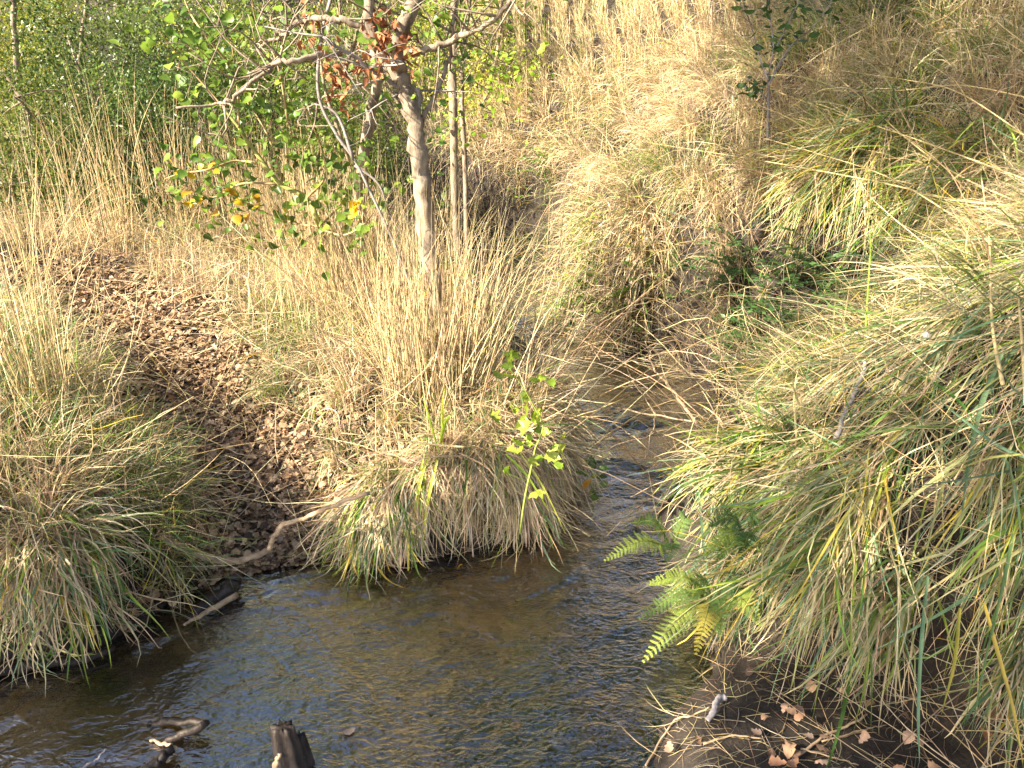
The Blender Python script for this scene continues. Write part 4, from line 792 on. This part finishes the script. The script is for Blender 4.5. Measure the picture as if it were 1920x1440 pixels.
BB = [(230,6.1,1.7,.7,13000,.030,DK,'dense dark evergreen shrub behind the tallest straw stalks'),(380,6.2,1.4,.7,12000,.030,DK,'dark green shrub behind the yellow leaved sapling'),(520,6.2,1.5,.65,10000,.032,OL,'green shrub behind the pale branches of the tree'),
      (100,6.0,1.15,.7,9000,.028,OL,'olive green shrub low at the left behind the straw stalks'),(-40,5.8,1.2,.7,7500,.030,OL,'olive shrub cut by the left edge of the picture'),(640,7.4,1.5,.7,8000,.035,OL,'mid green shrub seen between the two pale trunks'),
      (300,8.0,2.3,1.0,14000,.036,OL,'tall dark green shrub in the middle of the thicket'),(80,8.2,2.0,.9,12000,.036,YG,'tall olive shrub with pale stems in the left thicket'),(520,8.6,2.5,1.1,13000,.038,YG,'tall mid green shrub behind the branches, upper middle'),
      (760,9.0,2.2,.8,9000,.04,OL,'olive shrub behind the fork of the pale tree'),(880,8.4,1.5,.55,6000,.04,YG,'light green shrub where the wood meets the hillside'),(-60,8.4,2.3,1.0,11000,.038,YG,'yellow green shrub at the upper left edge')]
for i, (u, Y, h, w, n, s, cols, lab) in enumerate(BB): bush(400+i, u, Y, h, w, n, s, cols, lab, group="shrubs of the thicket at the back left")
TB = [(40,11.0,6.,2.0,15000,.055,YG,'sunlit yellow green tree at the top left corner'),(250,12.0,7.5,2.3,15000,.055,MG,'green tree rising behind the tall dark shrub'),(450,11.5,10.,2.2,14000,.055,OL,'olive green tree behind the upper branches'),(640,12.5,10.5,2.2,14000,.055,MG,'green tree behind the middle of the pale tree'),
      (800,12.,8.,1.8,10000,.055,OL,'olive tree above the fork of the pale tree'),(-150,11.5,6.,2.2,12000,.055,MG,'tree beyond the left edge of the thicket'),(150,15.,8.,2.8,15000,.075,YG,'far yellow green tree at the back of the wood on the left'),(500,15.5,13.,3.0,15000,.075,MG,'far green tree at the back of the wood in the middle'),(820,16.,10.,2.4,12000,.075,MG,'far green tree at the back of the wood next to the hill')]
for i, (u, Y, h, w, n, s, cols, lab) in enumerate(TB): bush(430+i, u, Y, h, w, n, s, cols, lab, "woodland_tree", "tree", (.07, 1), M_BARK, .5, "trees of the wood at the back left", .32)
# pale trunks seen in the thicket
for i, (pts, Y, r, lab) in enumerate([([(55,300),(40,180),(28,80),(25,-20)], 7.2, .035, 'pale bare trunk leaning at the left edge of the thicket'), ([(70,320),(60,240),(20,150),(-20,130)], 6.0, .03, 'bowed pale trunk bending to the left edge'), ([(150,300),(150,160),(152,80),(165,-20)], 7.8, .03, 'straight pale trunk in the left thicket')]):
    q = P(*pts[0], Y); q[2] = H(q[0], q[1])-.03; b = Buf(); tube(b, [q]+[P(u, v, Y) for u, v in pts], r, r*.6, 7, 6, R=rng(470+i), wob=.006); part("trunk", b, M_BARK, thing("bare_tree", lab, "tree", q, "pale trunks in the thicket"))
# tall trees left of and behind the viewer: they shade the foreground and stand in for the wood the stream comes out of
E1 = np.array([.49, -.87, 0]); E2 = norm(np.cross(SUN, E1)); E2 = E2 if E2[2] > 0 else -E2
def shade(seed, e1, e2, t_, r1, r2, n, label, size=.14):
    R = rng(seed); c = E1*e1+E2*e2+SUN*t_; bz = float(H(c[0], c[1])); t = thing("shade_tree", label, "tree", (c[0], c[1], bz)); b = Buf()
    nc = 90; q = R.normal(0, 1, (nc, 3)); q = norm(q)*R.random((nc, 1))**.4; cc = c+E1*(q[:, :1]*r1)+E2*(q[:, 1:2]*r2)+SUN*(q[:, 2:]*min(r1, 1.6)); k = R.integers(0, nc, n); p = cc[k]+R.normal(0, .22, (n, 3)); p[:, 2] = np.maximum(p[:, 2], bz+.3)
    scatter(b, *LEAF_OVAL, p, rdir(R, n), rdir(R, n), R.uniform(size*.6, size*1.2, n), np.asarray(GREENS)[R.integers(0, 3, n)]); part("crown", b, M_LEAF, t)
    b = Buf(); tube(b, [(c[0], c[1], bz-.1), (c[0]+.15, c[1]-.1, bz+(c[2]-bz)*.5), tuple(c)], .16, .06, 9, 8, R=R, wob=.01)
    for k in range(10): e = cc[R.integers(0, len(cc))]; s = np.array([c[0], c[1], bz+(c[2]-bz)*R.uniform(.5, .95)]); tube(b, [s, (s+e)/2+[0, 0, .1], e], .04, .01, 5, 4)
    part("trunk", b, M_BARK, t)
shade(480, -2.2, 4.05, 8.5, 2.3, 1.35, 4300, "broad leafy tree on the left bank beside the viewer, out of the picture")
shade(481, -.35, 1.5, 7.5, 1.15, 1.15, 2300, "rounded tree on the near bank behind the viewer, out of the picture")
shade(482, -2.5, -.15, 6.5, 1.6, .55, 1000, "low spreading tree left of the viewer, out of the picture")
